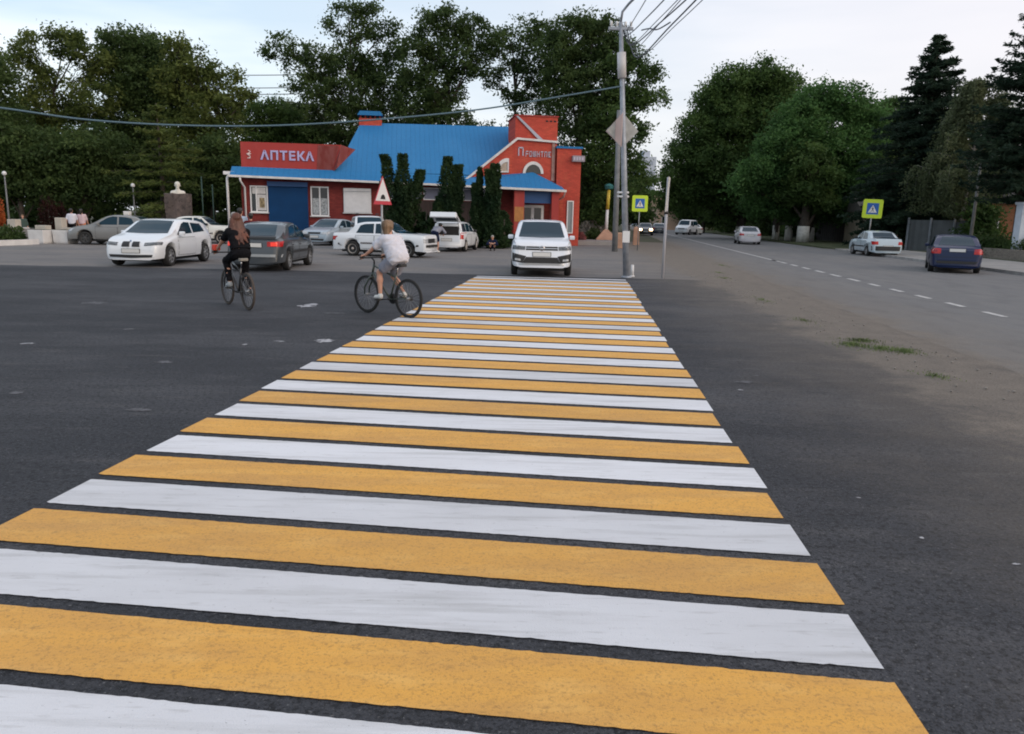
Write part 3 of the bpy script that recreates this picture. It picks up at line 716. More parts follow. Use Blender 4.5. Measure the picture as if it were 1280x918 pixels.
# white three-door hatchback
HA = dict(L=4.24, W=1.75, axf=1.36, axr=-1.28, wr=.315, paint=pw, taper=.16, spokes=7,
    top=[(-2.12, .52), (-2.09, .80), (-2.00, .98), (-1.90, 1.05), (-1.55, 1.33), (-1.1, 1.395), (-.5, 1.425), (.0, 1.42), (.32, 1.37), (1.06, .99), (1.6, .89), (1.95, .79), (2.09, .68), (2.12, .50)],
    belt=[(-2.12, .94), (-1.2, .96), (.9, .90), (1.9, .76), (2.12, .64)],
    ws=(.66, .54, .99, 1.36), rw=(.58, .46, 1.06, 1.32),
    sw=sidewin([([(-.40, .975), (.72, .945)], [(-.36, 1.31), (.0, 1.33), (.22, 1.27)]), ([(-1.42, 1.02), (-.50, .985)], [(-1.18, 1.27), (-.46, 1.305)])]),
    doors=[(-.48, .82)], mir=(.62, .92, pw), pf=.425, pr=.62,
    decals=[('grille', 'F', [(.035, .60), (.27, .60)], [(.045, .74), (.25, .74)], m_blkplast, True, .022),
            ('headlight', 'F', [(.40, .63), (.78, .66)], [(.40, .72), (.60, .735), (.80, .75)], m_lampd, True, .008),
            ('bumper_intake', 'F', [(-.62, .30), (0, .27), (.62, .30)], [(-.66, .375), (0, .365), (.66, .375)], m_blkplast, False, .014),
            ('tail_light', 'B', [(.50, .74), (.80, .74)], [(.50, .90), (.78, .92)], m_redl, True, .008),
            ('headlight', 'L', [(1.84, .66), (2.0, .66)], [(1.76, .745), (1.95, .74)], m_lampd, False, .008)])
car1 = make_car(HA, 'white three-door hatchback nearest on the left, driving with its double grille towards the viewer', (-11.45, 24.9, 0), R(-90), name='hatchback_car')
b = MB(); Mx = Matrix.Translation((2.075, 0, .775)) @ Matrix.Rotation(R(70), 4, 'Y'); b.lathe([(0, .012), (.024, .010), (.028, 0)], 16, Mx)
b.build('round_emblem', [mat('emblem_blue', (.12, .2, .35), .3)], car1[0])

def sedan(paint_, **kw):
    S = dict(L=4.45, W=1.72, axf=1.38, axr=-1.25, wr=.305, paint=paint_, taper=.14, spokes=8,
        top=[(-2.22, .50), (-2.19, .86), (-2.12, .96), (-1.55, 1.01), (-.95, 1.34), (-.5, 1.41), (.1, 1.42), (.40, 1.36), (1.12, .97), (1.7, .88), (2.08, .77), (2.19, .66), (2.22, .48)],
        belt=[(-2.22, .88), (-1.2, .93), (.9, .90), (1.9, .76), (2.22, .62)],
        ws=(.64, .53, .98, 1.355), rw=(.62, .50, 1.02, 1.33),
        sw=sidewin([([(-.12, .955), (.86, .945)], [(-.12, 1.33), (.12, 1.34), (.34, 1.27)]), ([(-.95, .965), (-.20, .96)], [(-.78, 1.26), (-.5, 1.315), (-.20, 1.33)])]),
        doors=[(-.15, .88), (-1.0, -.17)], mir=(.72, .92, paint_), pf=.42, pr=.66,
        decals=[('headlight', 'F', [(.42, .60), (.80, .62)], [(.42, .73), (.80, .75)], m_lamp, True, .008),
                ('grille', 'F', [(-.36, .61), (.36, .61)], [(-.36, .71), (.36, .71)], m_blkplast, False, .009),
                ('bumper_intake', 'F', [(-.55, .27), (.55, .27)], [(-.58, .37), (.58, .37)], m_blkplast, False, .008),
                ('tail_light', 'B', [(.50, .70), (.84, .70)], [(.52, .88), (.82, .90)], m_redl, True, .009)])
    S.update(kw); return S
c = make_car(sedan(pbeige, spokes=6, rim=mat('dull_rim', (.05, .05, .05), .5)), 'grey-beige saloon with a small pale roof box, parked side-on by the white planters', (-19.15, 37.4, 0), R(184), name='saloon_car')
b = MB(); b.box((-.45, -.16, 1.415), (-.18, .16, 1.60)); b.build('roof_box', m_plate, c[0], .03)
def classic(paint_, **kw):      # boxy four-door saloon of the seventies
    S = dict(L=4.12, W=1.62, axf=1.28, axr=-1.14, wr=.30, paint=paint_, taper=.07, spokes=0, rim=mat('painted_rim', (.42, .39, .36), .5), tumble=.22,
        top=[(-2.06, .52), (-2.05, .90), (-2.02, .945), (-1.34, .965), (-1.02, 1.34), (-.7, 1.40), (.0, 1.42), (.28, 1.38), (.72, .98), (1.5, .95), (1.98, .91), (2.04, .86), (2.06, .52)],
        belt=[(-2.06, .90), (-1.2, .91), (.9, .91), (2.06, .87)],
        ws=(.64, .55, .965, 1.36), rw=(.60, .52, .99, 1.31),
        sw=sidewin([([(-.12, .935), (.62, .93)], [(-.12, 1.33), (.18, 1.34), (.27, 1.30)]), ([(-.98, .94), (-.20, .935)], [(-.80, 1.25), (-.6, 1.31), (-.20, 1.33)])]),
        doors=[(-.14, .68), (-1.0, -.16)], mir=(.60, .93, m_blkplast), pf=.40, pr=.52, mould=m_chrome,
        decals=[('headlight', 'F', [(.42, .60), (.76, .60)], [(.42, .76), (.76, .76)], m_lamp, True, .010),
                ('grille', 'F', [(-.40, .59), (.40, .59)], [(-.40, .77), (.40, .77)], m_blkplast, False, .009),
                ('bumper', 'F', [(-.80, .42), (.80, .42)], [(-.80, .52), (.80, .52)], m_blkplast, False, .04),
                ('bumper', 'B', [(-.80, .42), (.80, .42)], [(-.80, .52), (.80, .52)], m_blkplast, False, .04),
                ('tail_light', 'B', [(.50, .64), (.78, .64)], [(.50, .80), (.78, .80)], m_redl, True, .009)])
    S.update(kw); return S
make_car(classic(pw2), 'old cream-white saloon half hidden behind the white hatchback, below the stone bust', (-17.0, 41.6, 0), R(2), name='saloon_car')
make_car(classic(pw), 'old boxy white saloon side-on, headlamps to the right, behind the cyclist in the white shirt', (-5.45, 32.3, 0), R(-14), name='saloon_car')
# dark five-door hatchback seen from behind
LB = sedan(pdark, L=4.17, W=1.68, axf=1.25, axr=-1.24, wr=.29, spokes=8,
    top=[(-2.08, .46), (-2.06, .88), (-1.98, .97), (-1.80, 1.0), (-1.05, 1.35), (-.6, 1.41), (0, 1.42), (.30, 1.36), (1.0, .97), (1.6, .89), (1.98, .78), (2.06, .66), (2.08, .46)],
    belt=[(-2.08, .90), (-1.2, .93), (.9, .90), (1.9, .76), (2.08, .62)],
    rw=(.57, .45, 1.02, 1.33), mould=m_blkplast, handle=m_blkplast, pr=.70,
    decals=[('tail_light', 'B', [(.42, .72), (.80, .72)], [(.42, .86), (.80, .87)], m_redl, True, .009), ('lit_lamp', 'B', [(.52, .735), (.70, .735)], [(.52, .845), (.70, .845)], m_redon, True, .013),
            ('spoiler', 'B', [(-.66, .93), (.66, .93)], [(-.66, .965), (.66, .965)], m_blkplast, False, .05),
            ('bumper', 'B', [(-.78, .42), (.78, .42)], [(-.80, .50), (.80, .50)], mat('grey_bumper_strip', (.28, .30, .31), .5), False, .02),
            ('headlight', 'F', [(.42, .60), (.80, .62)], [(.42, .73), (.80, .75)], m_lamp, True, .008)])
make_car(LB, 'dark graphite five-door hatchback with lit red tail lamps behind the black-clad cyclist', (-7.62, 24.2, 0), R(91), name='hatchback_car')
make_car(sedan(psil, pr=.6), 'silver-blue saloon facing the viewer in front of the blue roller shutter', (-10.25, 43.2, 0), R(-103), name='saloon_car')
# white off-roader behind the classic saloon
SU = sedan(pw, L=3.75, W=1.66, axf=1.12, axr=-1.1, wr=.34, sill=.34, tumble=.16,
    top=[(-1.87, .55), (-1.86, 1.0), (-1.80, 1.1), (-1.55, 1.52), (-1.3, 1.60), (-.2, 1.64), (.10, 1.60), (.55, 1.09), (1.2, 1.04), (1.75, .98), (1.85, .9), (1.87, .55)],
    belt=[(-1.87, 1.0), (.5, 1.02), (1.87, .9)], ws=(.64, .58, 1.12, 1.56), rw=(.6, .55, 1.15, 1.5), mir=(.4, 1.08, m_blkplast),
    sw=sidewin([([(-.50, 1.08), (.34, 1.08)], [(-.5, 1.52), (.02, 1.52)]), ([(-1.5, 1.1), (-.6, 1.09)], [(-1.36, 1.48), (-.6, 1.52)])]), doors=[(-.5, .48)], spokes=5,
    decals=[('headlight', 'F', [(.5, .70), (.74, .70)], [(.5, .88), (.74, .88)], m_lamp, True, .01), ('grille', 'F', [(-.45, .70), (.45, .70)], [(-.45, .88), (.45, .88)], m_blkplast, False, .009),
            ('tail_light', 'B', [(.6, .6), (.76, .6)], [(.6, .8), (.76, .8)], m_redl, True, .009)])
c = make_car(SU, 'tall white off-roader with roof rails behind the old boxy white saloon', (-7.25, 38.2, 0), R(-72), name='off_road_car')
b = MB()
for s in (-.5, .5): b.tube([(-1.2, s, 1.66), (-1.15, s, 1.73), (-.2, s, 1.73), (-.15, s, 1.66)], .02, 6)
b.build('roof_rail', m_blkplast, c[0])
# white estate with raised tailgate
ES = sedan(pw, L=4.05, W=1.65, axf=1.2, axr=-1.22, wr=.29, taper=.10,
    top=[(-2.02, .50), (-2.0, .74), (-1.96, .80), (-1.86, 1.40), (-1.7, 1.43), (-.3, 1.45), (.25, 1.40), (.92, .98), (1.5, .9), (1.92, .8), (2.0, .7), (2.02, .5)],
    belt=[(-2.02, .9), (.9, .9), (2.02, .64)], rw=None, ws=(.62, .52, .99, 1.37), mould=None, pr=.52, rim=mat('painted_rim', (.42, .39, .36)),
    sw=sidewin([([(-.12, .955), (.70, .945)], [(-.12, 1.35), (.08, 1.36), (.24, 1.31)]), ([(-.95, .965), (-.20, .96)], [(-.95, 1.36), (-.20, 1.36)]), ([(-1.74, .97), (-1.04, .965)], [(-1.66, 1.34), (-1.04, 1.36)])]),
    doors=[(-.15, .78), (-1.0, -.17)], mir=(.6, .92, m_blkplast),
    decals=[('cargo_opening_shade', 'B', [(-.62, .80), (.62, .80)], [(-.56, 1.36), (.56, 1.36)], m_dark, False, .008),  # flat dark decal paints the unlit boot interior, no opening is cut
            ('tail_light', 'B', [(.68, .62), (.80, .62)], [(.68, .92), (.78, .92)], m_redl, True, .008),
            ('headlight', 'F', [(.42, .60), (.80, .62)], [(.42, .73), (.80, .75)], m_lamp, True, .008)])
c = make_car(ES, 'white estate car with its tailgate raised in front of the dark thujas', (-3.0, 39.2, 0), R(81), name='estate_car')
TGM = Matrix.Translation((-1.86, 0, 1.42)) @ Matrix.Rotation(R(26), 4, 'Y')
b = MB(); b.prism([(-.66, 0), (.66, 0), (.62, -.85), (.50, -.95), (-.50, -.95), (-.62, -.85)], 0, .06, lambda a, c_, d: TGM @ Vector((c_, a, d))); tg = b.build('tailgate', pw, c[0], .02)
b = MB(); b.prism([(-.54, -.10), (.54, -.10), (.50, -.5), (-.50, -.5)], -.004, -.010, lambda a, c_, d: TGM @ Vector((c_, a, d))); b.build('tailgate_window', m_cglass, tg)
b = MB()
b.prism([(-.66, -.84), (.66, -.84), (.62, -.97), (-.62, -.97)], -.20, .055, lambda a, c_, d: TGM @ Vector((c_, a, d))); b.build('tailgate_lip', pw, tg, .02)
b = MB()
for s in (-.6, .6): b.tube([(-1.88, s, 1.05), TGM @ Vector((-.45, s*.98, -.01))], .012, 6)
b.build('gas_strut', m_blkplast, tg)
# white compact off-roader facing the viewer at the end of the crossing
TG = sedan(pw3, L=4.49, W=1.82, axf=1.36, axr=-1.3, wr=.35, sill=.30, tumble=.24, taper=.12, spokes=5,
    top=[(-2.24, .60), (-2.22, 1.0), (-2.15, 1.1), (-1.85, 1.50), (-1.5, 1.60), (-.5, 1.66), (.1, 1.65), (.42, 1.60), (1.18, 1.14), (1.7, 1.07), (2.08, 1.0), (2.20, .90), (2.24, .60)],
    belt=[(-2.24, 1.05), (1.0, 1.06), (1.9, .96), (2.24, .86)], ws=(.70, .585, 1.135, 1.575), rw=(.60, .5, 1.15, 1.5),
    sw=sidewin([([(-.10, 1.10), (.90, 1.09)], [(-.10, 1.53), (.18, 1.54), (.40, 1.47)]), ([(-1.0, 1.11), (-.2, 1.10)], [(-1.0, 1.50), (-.2, 1.53)]), ([(-1.7, 1.13), (-1.1, 1.12)], [(-1.5, 1.45), (-1.1, 1.49)])]),
    doors=[(-.15, .95), (-1.1, -.17)], mir=(.78, 1.06, pw3), pf=.60, pr=.8, handle=pw3,
    decals=[('headlight', 'F', [(.50, .775), (.86, .79)], [(.48, .885), (.84, .91)], m_lampd, True, .010),
            ('grille', 'F', [(-.47, .775), (.47, .775)], [(-.46, .885), (.46, .885)], m_blkplast, False, .009),
            ('grille_bar', 'F', [(-.47, .822), (.47, .822)], [(-.47, .838), (.47, .838)], m_chrome, False, .014),
            ('bumper_intake', 'F', [(-.56, .40), (.56, .40)], [(-.46, .575), (.46, .575)], m_blkplast, False, .008),
            ('side_intake', 'F', [(.56, .40), (.86, .45)], [(.46, .60), (.86, .69)], m_blkplast, True, .008),
            ('fog_light', 'F', [(.62, .46), (.78, .48)], [(.62, .52), (.78, .54)], m_lamp, True, .014),
            ('silver_lip', 'F', [(-.80, .345), (.80, .345)], [(-.84, .395), (.84, .395)], m_rim, False, .014),
            ('tail_light', 'B', [(.50, .9), (.84, .9)], [(.52, 1.05), (.82, 1.05)], m_redl, True, .009)])
c = make_car(TG, 'clean white compact off-roader facing the viewer at the far end of the crossing', (.84, 24.65, 0), R(-91), name='off_road_car')
h = c[1].ray_cast(Vector((6, 0, .83)), Vector((-1, 0, 0)))[0]
Mx = Matrix.Translation((h.x+.012, 0, .835)) @ Matrix.Rotation(R(90), 4, 'Y')
b = MB(); b.lathe([(.060, .010), (.078, .010), (.080, 0), (.060, 0)], 24, Mx)
for pts in (((-.028, .052), (0, .006)), ((.028, .052), (0, .006)), ((-.055, .02), (-.028, -.048)), ((-.028, -.048), (0, -.008)), ((0, -.008), (.028, -.048)), ((.028, -.048), (.055, .02))):
    b.tube([(h.x+.02, pts[0][0], .835+pts[0][1]), (h.x+.02, pts[1][0], .835+pts[1][1])], .005, 5)
b.build('round_emblem', m_chrome, c[0])
# right-hand side cars
BS = sedan(pblue, L=4.45, W=1.74, spokes=6, pr=.80, handle=pblue,
    decals=[('tail_light', 'B', [(.54, .72), (.84, .72)], [(.54, .90), (.84, .92)], m_redl, True, .009),
            ('bumper_crease', 'B', [(-.8, .60), (.8, .60)], [(-.8, .61), (.8, .61)], m_seam, False, .006),
            ('lower_valance', 'B', [(-.62, .36), (.62, .36)], [(-.70, .46), (.70, .46)], m_blkplast, False, .007),
            ('headlight', 'F', [(.42, .60), (.80, .62)], [(.42, .73), (.80, .75)], m_lamp, True, .008)])
make_car(BS, 'dark blue saloon seen from behind, parked by the right-hand kerb', (17.5, 30.6, 0), R(64), name='saloon_car')
LS = classic(psil2, L=4.2, W=1.66, taper=.09, wr=.29, spokes=8, rim=m_rim, mould=m_blkplast, pr=.50,
    top=[(-2.10, .50), (-2.08, .92), (-2.02, .985), (-1.42, 1.01), (-.95, 1.34), (-.5, 1.41), (.05, 1.42), (.32, 1.37), (.95, .96), (1.6, .88), (1.98, .80), (2.06, .70), (2.10, .48)],
    decals=[('tail_light', 'B', [(.52, .66), (.80, .66)], [(.54, .84), (.80, .84)], m_redl, True, .009),
            ('bumper', 'B', [(-.78, .34), (.78, .34)], [(-.80, .58), (.80, .58)], m_blkplast, False, .03),
            ('headlight', 'F', [(.42, .60), (.80, .62)], [(.42, .73), (.80, .75)], m_lamp, True, .008)])
make_car(LS, 'pale silver-blue saloon with black rear bumper by the right-hand crossing sign', (20.9, 44.6, 0), R(84), name='saloon_car')
make_car(sedan(pdirty, W=1.74), 'dusty white saloon seen from behind under the big roadside trees', (19.1, 63.2, 0), R(80), name='saloon_car')
mb = mat('lit_headlamp', (.9, .8, .6), .3, emit=(1, .72, .40, 9))
FD = sedan(pblk); FD['decals'] = [('headlight', 'F', [(.42, .56), (.78, .56)], [(.42, .76), (.78, .76)], mb, True, .01)]
make_car(FD, 'black oncoming car with lit headlamps far down the road', (15.3, 90.5, 0), R(-98), name='oncoming_car')
make_car(sedan(paint('navy_paint', (.02, .03, .05))), 'dark saloon far down the road beside the oncoming car with lit lamps', (17.7, 95, 0), R(82), name='saloon_car')
FV = dict(SU); FV.update(L=4.6, paint=pw, top=[(-2.3, .6), (-2.28, 1.2), (-2.1, 1.75), (-1.8, 1.9), (.4, 1.92), (.8, 1.85), (1.35, 1.2), (2.1, 1.0), (2.25, .85), (2.3, .6)], belt=[(-2.3, 1.1), (2.3, .85)], axf=1.45, axr=-1.4, W=1.85,
    ws=(.7, .6, 1.25, 1.8), rw=(.65, .6, 1.3, 1.75), doors=[(-.3, .9)], sw=sidewin([([(.0, 1.2), (1.0, 1.2)], [(.0, 1.75), (.75, 1.75)]), ([(-2.0, 1.25), (-.1, 1.2)], [(-1.9, 1.75), (-.1, 1.75)])]))
make_car(FV, 'white van far down the road under the overhanging trees', (22.3, 100, 0), R(-120), 'van', name='parked_van')
make_car(sedan(pw2), 'white saloon far down the road just beyond the white van', (23.9, 104, 0), R(95), name='saloon_car')

# ================================================================== VEGETATION
def leafmat(name, c, c2, rough=.6, trans=.48):
    m = bpy.data.materials.new(name); m.use_nodes = True; t = m.node_tree; b = t.nodes['Principled BSDF']
    b.inputs['Roughness'].default_value = rough; b.inputs['Specular IOR Level'].default_value = .2
    tcn = N(t, 'ShaderNodeTexCoord'); n = N(t, 'ShaderNodeTexNoise'); n.inputs['Scale'].default_value = .55; n.inputs['Detail'].default_value = 5
    t.links.new(tcn.outputs['Object'], n.inputs['Vector'])
    r_ = N(t, 'ShaderNodeValToRGB'); r_.color_ramp.elements[0].position = .35; r_.color_ramp.elements[1].position = .66
    r_.color_ramp.elements[0].color = (*c, 1); r_.color_ramp.elements[1].color = (*c2, 1)
    t.links.new(n.outputs['Fac'], r_.inputs['Fac']); t.links.new(r_.outputs['Color'], b.inputs['Base Color'])
    tr = N(t, 'ShaderNodeBsdfTranslucent'); t.links.new(r_.outputs['Color'], tr.inputs['Color'])
    mxs = N(t, 'ShaderNodeMixShader'); mxs.inputs[0].default_value = trans
    t.links.new(b.outputs[0], mxs.inputs[1]); t.links.new(tr.outputs[0], mxs.inputs[2])
    t.links.new(mxs.outputs[0], t.nodes['Material Output'].inputs['Surface']); return m
lf_dark = leafmat('dark_green_leaves', (.038, .068, .022), (.092, .140, .044))
lf_mid = leafmat('green_leaves', (.042, .082, .024), (.100, .165, .046))
lf_olive = leafmat('olive_leaves', (.055, .085, .022), (.150, .185, .050))
lf_bright = leafmat('fresh_green_leaves', (.045, .100, .030), (.105, .215, .065))
lf_thuja = leafmat('thuja_scales', (.018, .042, .018), (.048, .085, .030))
lf_spruce = leafmat('spruce_needles', (.016, .034, .022), (.036, .062, .036))
lf_grey = leafmat('grey_green_leaves', (.070, .095, .045), (.140, .165, .085))
lf_brown = leafmat('brownish_leaves', (.05, .045, .02), (.11, .085, .04))
m_bark = mat('bark', (.055, .045, .036), .95, var=.4, vscale=3, bump=.8, bscale=15)
m_limew = mat('limewashed_bark', (.55, .54, .50), .9, var=.2, vscale=4)
m_birch = mat('birch_bark', (.20, .19, .17), .8, var=.55, vscale=5, stretch=(1, 1, 4))

def leaves(name, C, S, m, parent=None, flat=0.0, aspect=1.0, seed=0):
    """one small leaf-shaped face per centre; C (n,3), S sizes (n)"""
    r = np.random.default_rng(seed); n = len(C)
    a = r.normal(size=(n, 3)); a[:, 2] *= (1-flat); a /= np.linalg.norm(a, axis=1)[:, None]
    b_ = r.normal(size=(n, 3)); b_[:, 2] *= (1-flat*.5); b_ -= a*np.sum(a*b_, 1)[:, None]; b_ /= np.linalg.norm(b_, axis=1)[:, None]
    S = S[:, None]
    V = np.stack([C - a*S*.6, C + b_*S*.32*aspect - a*S*.05, C + a*S*.6, C - b_*S*.32*aspect + a*S*.05], 1).reshape(-1, 3)
    me = bpy.data.meshes.new(name); me.vertices.add(4*n); me.vertices.foreach_set('co', V.ravel())
    me.loops.add(4*n); me.loops.foreach_set('vertex_index', np.arange(4*n)); me.polygons.add(n)
    me.polygons.foreach_set('loop_start', np.arange(n)*4); me.polygons.foreach_set('loop_total', np.full(n, 4))
    me.update(); me.materials.append(m)
    o = bpy.data.objects.new(name, me); COL.objects.link(o); o.parent = parent; return o
def limb(b, p, q, r0, r1, r, n=6, sag=.12, k_=5):
    p, q = Vector(p), Vector(q); L_ = (q-p).length; pts = []
    o1 = Vector((r.normal()*sag*L_*.5, r.normal()*sag*L_*.5, sag*L_*.6))
    for i in range(k_+1):
        t = i/k_; pts.append(p.lerp(q, t) + o1*math.sin(math.pi*t))
    b.tube(pts, [r0+(r1-r0)*i/k_ for i in range(k_+1)], n, cap=False); return pts
def tree(label, loc, H_, Rc, zb, tr=.22, m=None, seed=0, lobes=None, dens=1.0, leaf=.20, name='broadleaf_tree', group=None, lob_n=12, trunk_m=None, lean=(0, 0), lime=0, cls=.36, cat='tree', open_=0.0):
    r = np.random.default_rng(seed); root = thing(name, label, cat, loc, 0, group)
    if lobes is None:
        lobes = []
        for i in range(lob_n):
            t = (i+.5)/lob_n; z = zb + (H_-zb)*(.08+.86*t) ; w = Rc*math.sin(math.pi*min(1, .22+.70*t))**.8
            a = i*2.4+r.uniform(-.4, .4); q = w*r.uniform(.35, .72)
            lr = (H_-zb)*r.uniform(.15, .22)*(1.05-.35*t)
            lobes.append((math.cos(a)*q, math.sin(a)*q, min(z, H_-lr*.9), max(.6, min(lr, Rc*.62))))
    bt = MB(); zt = zb + (H_-zb)*.62
    trunk = limb(bt, (0, 0, -.1), (lean[0], lean[1], zt), tr, tr*.28, r, 9, .03, 7)
    bb_ = MB(); Cs = []
    for (lx, ly, lz, lr) in lobes:
        c0 = Vector((lx, ly, lz)); hz = max(zb*.6, lz - .9*math.hypot(lx, ly) - lr*.6); k_ = min(len(trunk)-1, max(1, int(hz/zt*7)))
        s0 = trunk[k_]; lp = limb(bb_, s0, c0, tr*.34, tr*.08, r, 5, .10)
        ncl = int(max(6, 30*lr*lr*dens))
        d = r.normal(size=(ncl, 3)); d /= np.linalg.norm(d, axis=1)[:, None]
        rad = lr*(.35+.75*r.random(ncl)**.6)
        cc = np.array(c0) + d*rad[:, None]*np.array([1, 1, .82])
        cc = cc[cc[:, 2] > zb*.85]
        for i in range(0, len(cc), 4): limb(bb_, lp[4] if i % 8 else lp[3], cc[i], tr*.07, .012, r, 4, .08, 3)
        for c in cc:
            nl = r.integers(30, 58); s = cls*r.uniform(.6, 1.15)
            Cs.append(c + r.normal(size=(nl, 3))*np.array([s, s, s*.62]))
    C = np.concatenate(Cs)
    if open_:
        g_ = np.sin(C[:, 0]*1.7+seed)*np.sin(C[:, 1]*1.5+1)*np.sin(C[:, 2]*1.6+2*seed)
        C = C[g_ > -open_+r.normal(0, .12, len(C))] if open_ < 1 else C
    b_o = bt.build('trunk', trunk_m or m_bark, root, normals=False)
    bb_.build('branch', trunk_m or m_bark, b_o, normals=False)
    leaves('crown', C, leaf*(.6+.8*r.random(len(C))), m or lf_mid, root, .15, seed=seed)
    if lime:
        q = MB(); q.tube([(0, 0, .05), (0, 0, lime)], [tr*1.10, tr*1.02], 14); q.build('limewash_band', m_limew, b_o)
    return root
def thuja(label, loc, H_, w, seed, lean=(0, 0), tips=1, spec=None, group='columnar thujas in front of the pharmacy', m=None, name='thuja_tree', taper=.8):
    r = np.random.default_rng(seed); root = thing(name, label, 'tree', loc, 0, group)
    n = int(5200*H_*w/1.5); Cs = []
    if spec: tips = len(spec)
    for k_ in range(tips):
        hh = H_*(1 if k_ == 0 else r.uniform(.66, .95)); ang = k_*2.1+seed; off = 0 if tips == 1 else w*.34
        if spec: hh = H_*spec[k_][1]; off = w*.12
        t = r.random(n//tips)**.9; a = r.uniform(0, 6.283, len(t)); prof = w*.5*(1-t**2.4*taper)*np.clip(t*7+.55, 0, 1)/(1 if tips == 1 else 1.3)
        rr = prof*(.62+.45*r.random(len(t)))*(1+.25*np.sin(a*3+t*9+k_)+.20*np.sin(a*2-t*21+seed)+.10*np.sin(a*7+t*47))
        sx = (spec[k_][0] if spec else lean[0]*(1 if tips == 1 else (.4+.9*k_)))*t**1.15
        Cs.append(np.stack([rr*np.cos(a)+off*math.cos(ang)*(1+t*.5)+sx*hh, rr*np.sin(a)+off*math.sin(ang)+lean[1]*t*hh, t*hh+.05], 1))
    C = np.concatenate(Cs)
    b = MB(); b.tube([(0, 0, -.1), (lean[0]*H_*.4, 0, H_*.8)], [.09, .02], 7); b.build('trunk', m_bark, root)
    leaves('crown', C, .13*(.6+.8*r.random(len(C))), m or lf_thuja, root, 0, .8, seed=seed); return root
def conifer(label, loc, H_, Rb, zb, seed, m=None, name='spruce_tree', gap=.55, droop=.25, irregular=.25, tr=.2, needle=.16, nb=9, group=None):
    r = np.random.default_rng(seed); root = thing(name, label, 'tree', loc, 0, group)
    bt = MB(); bt.tube([(0, 0, -.1), (r.normal()*.1, r.normal()*.1, H_*.5), (0, 0, H_*.98)], [tr, tr*.6, .03], 8); to = bt.build('trunk', m_bark, root)
    bb_ = MB(); Cs = []; z = zb
    while z < H_-.2:
        t = (z-zb)/(H_-zb); L0 = Rb*(1-t)**.8*(1 if t > .08 else .75)+.15
        for i in range(nb):
            if r.random() < .10+irregular*.35: continue
            a = r.uniform(0, 6.283); L_ = L0*r.uniform(1-irregular, 1.1); up = (.35*t-.05)*L_
            n = int(46*L_)+12; u = r.random(n)**.7
            wdt = .10+.32*L_*(1-u)*u*1.6
            side = r.normal(size=n)*wdt*.75
            x = np.cos(a)*u*L_-np.sin(a)*side; y_ = np.sin(a)*u*L_+np.cos(a)*side
            zz = z + up*u - droop*L_*u*u*.6 + abs(side)*-.35 + r.normal(size=n)*.07
            Cs.append(np.stack([x, y_, zz], 1))
            if L_ > .6: bb_.tube([(0, 0, z), (math.cos(a)*L_*.5, math.sin(a)*L_*.5, z+up*.5-droop*L_*.15), (math.cos(a)*L_*.9, math.sin(a)*L_*.9, z+up*.9-droop*L_*.49)], [.035, .02, .008], 4, cap=False)
        z += gap*r.uniform(.6, 1.1)
    C = np.concatenate(Cs); bb_.build('branch', m_bark, to, normals=False)
    leaves('crown', C, needle*(.6+.9*r.random(len(C))), m or lf_spruce, root, .55, .55, seed=seed); return root
def Xat(px, Y): return at(px, 300, Y).x
def Zat(py, px, Y): return at(px, py, Y).z
def T(px, Y): return (Xat(px, Y), Y, 0)
def lob(px, Y, L_):
    """lobes given as (px, py, radius m, depth offset) on the tree standing at px,Y"""
    x0 = Xat(px, Y); return [(Xat(a, Y)-x0, d, Zat(b_, a, Y), q) for a, b_, q, d in L_]
G1 = 'trees in the park left of the pharmacy'
# --- park on the left
def ltree(label, px, Y, L_, m, seed, **k_):
    Lb = lob(px, Y, L_); top = max(l[2]+l[3] for l in Lb); zb = k_.pop('zb', 2.2)
    return tree(label, T(px, Y), top, 4, zb, m=m, seed=seed, lobes=Lb, **k_)
ltree('tall dark tree cut by the left picture edge above the street globe', -22, 54, [(-40, 80, 2.4, 0), (-5, 95, 2.1, 0), (-18, 140, 2.6, 1), (12, 160, 2.0, -.5), (-30, 200, 2.6, 0), (15, 215, 2.0, .5), (-8, 235, 1.9, -1)], lf_dark, 11, group=G1)
ltree('thin-topped tree with sky showing through its upper crown, second park tree from the left', 84, 60,
      [(62, 62, 1.3, 0), (95, 52, 1.35, .5), (118, 62, 1.3, -.5), (36, 88, 1.7, 0), (68, 98, 1.1, 0), (110, 96, 1.2, .5), (140, 80, 1.2, 0), (55, 135, 2.2, .5), (100, 148, 2.0, 0), (140, 125, 1.6, -1), (30, 150, 2.2, 1), (70, 190, 2.4, 0), (115, 195, 2.2, -1), (60, 232, 2.0, 0), (105, 238, 1.8, .6)], lf_olive, 12, group=G1, dens=.85, open_=.18)
ltree('full dark green tree with rounded top between the thin-topped and the brownish tree', 182, 62,
      [(165, 60, 1.7, 0), (190, 58, 1.6, .5), (205, 75, 1.8, 0), (160, 95, 2.0, .6), (195, 110, 2.4, 0), (225, 105, 1.8, -.5), (170, 150, 2.6, 1), (215, 155, 2.4, 0), (155, 195, 2.4, 0), (200, 205, 2.5, .5), (175, 240, 2.2, 0)], lf_dark, 13, group=G1)
ltree('brownish-green tree with a ragged drooping right side left of the pharmacy sign', 262, 60,
      [(235, 58, 1.1, 0), (252, 78, 1.5, .3), (232, 100, 1.7, 0), (270, 105, 1.6, 0), (298, 100, 1.0, 0), (302, 125, .9, 0), (250, 135, 2.0, .5), (285, 140, 1.6, -.5), (318, 122, .7, 0), (240, 175, 2.2, 0), (280, 180, 2.0, 0), (262, 220, 2.2, .5), (235, 235, 1.8, 0)], lf_olive, 14, group=G1, dens=.9, open_=.25)
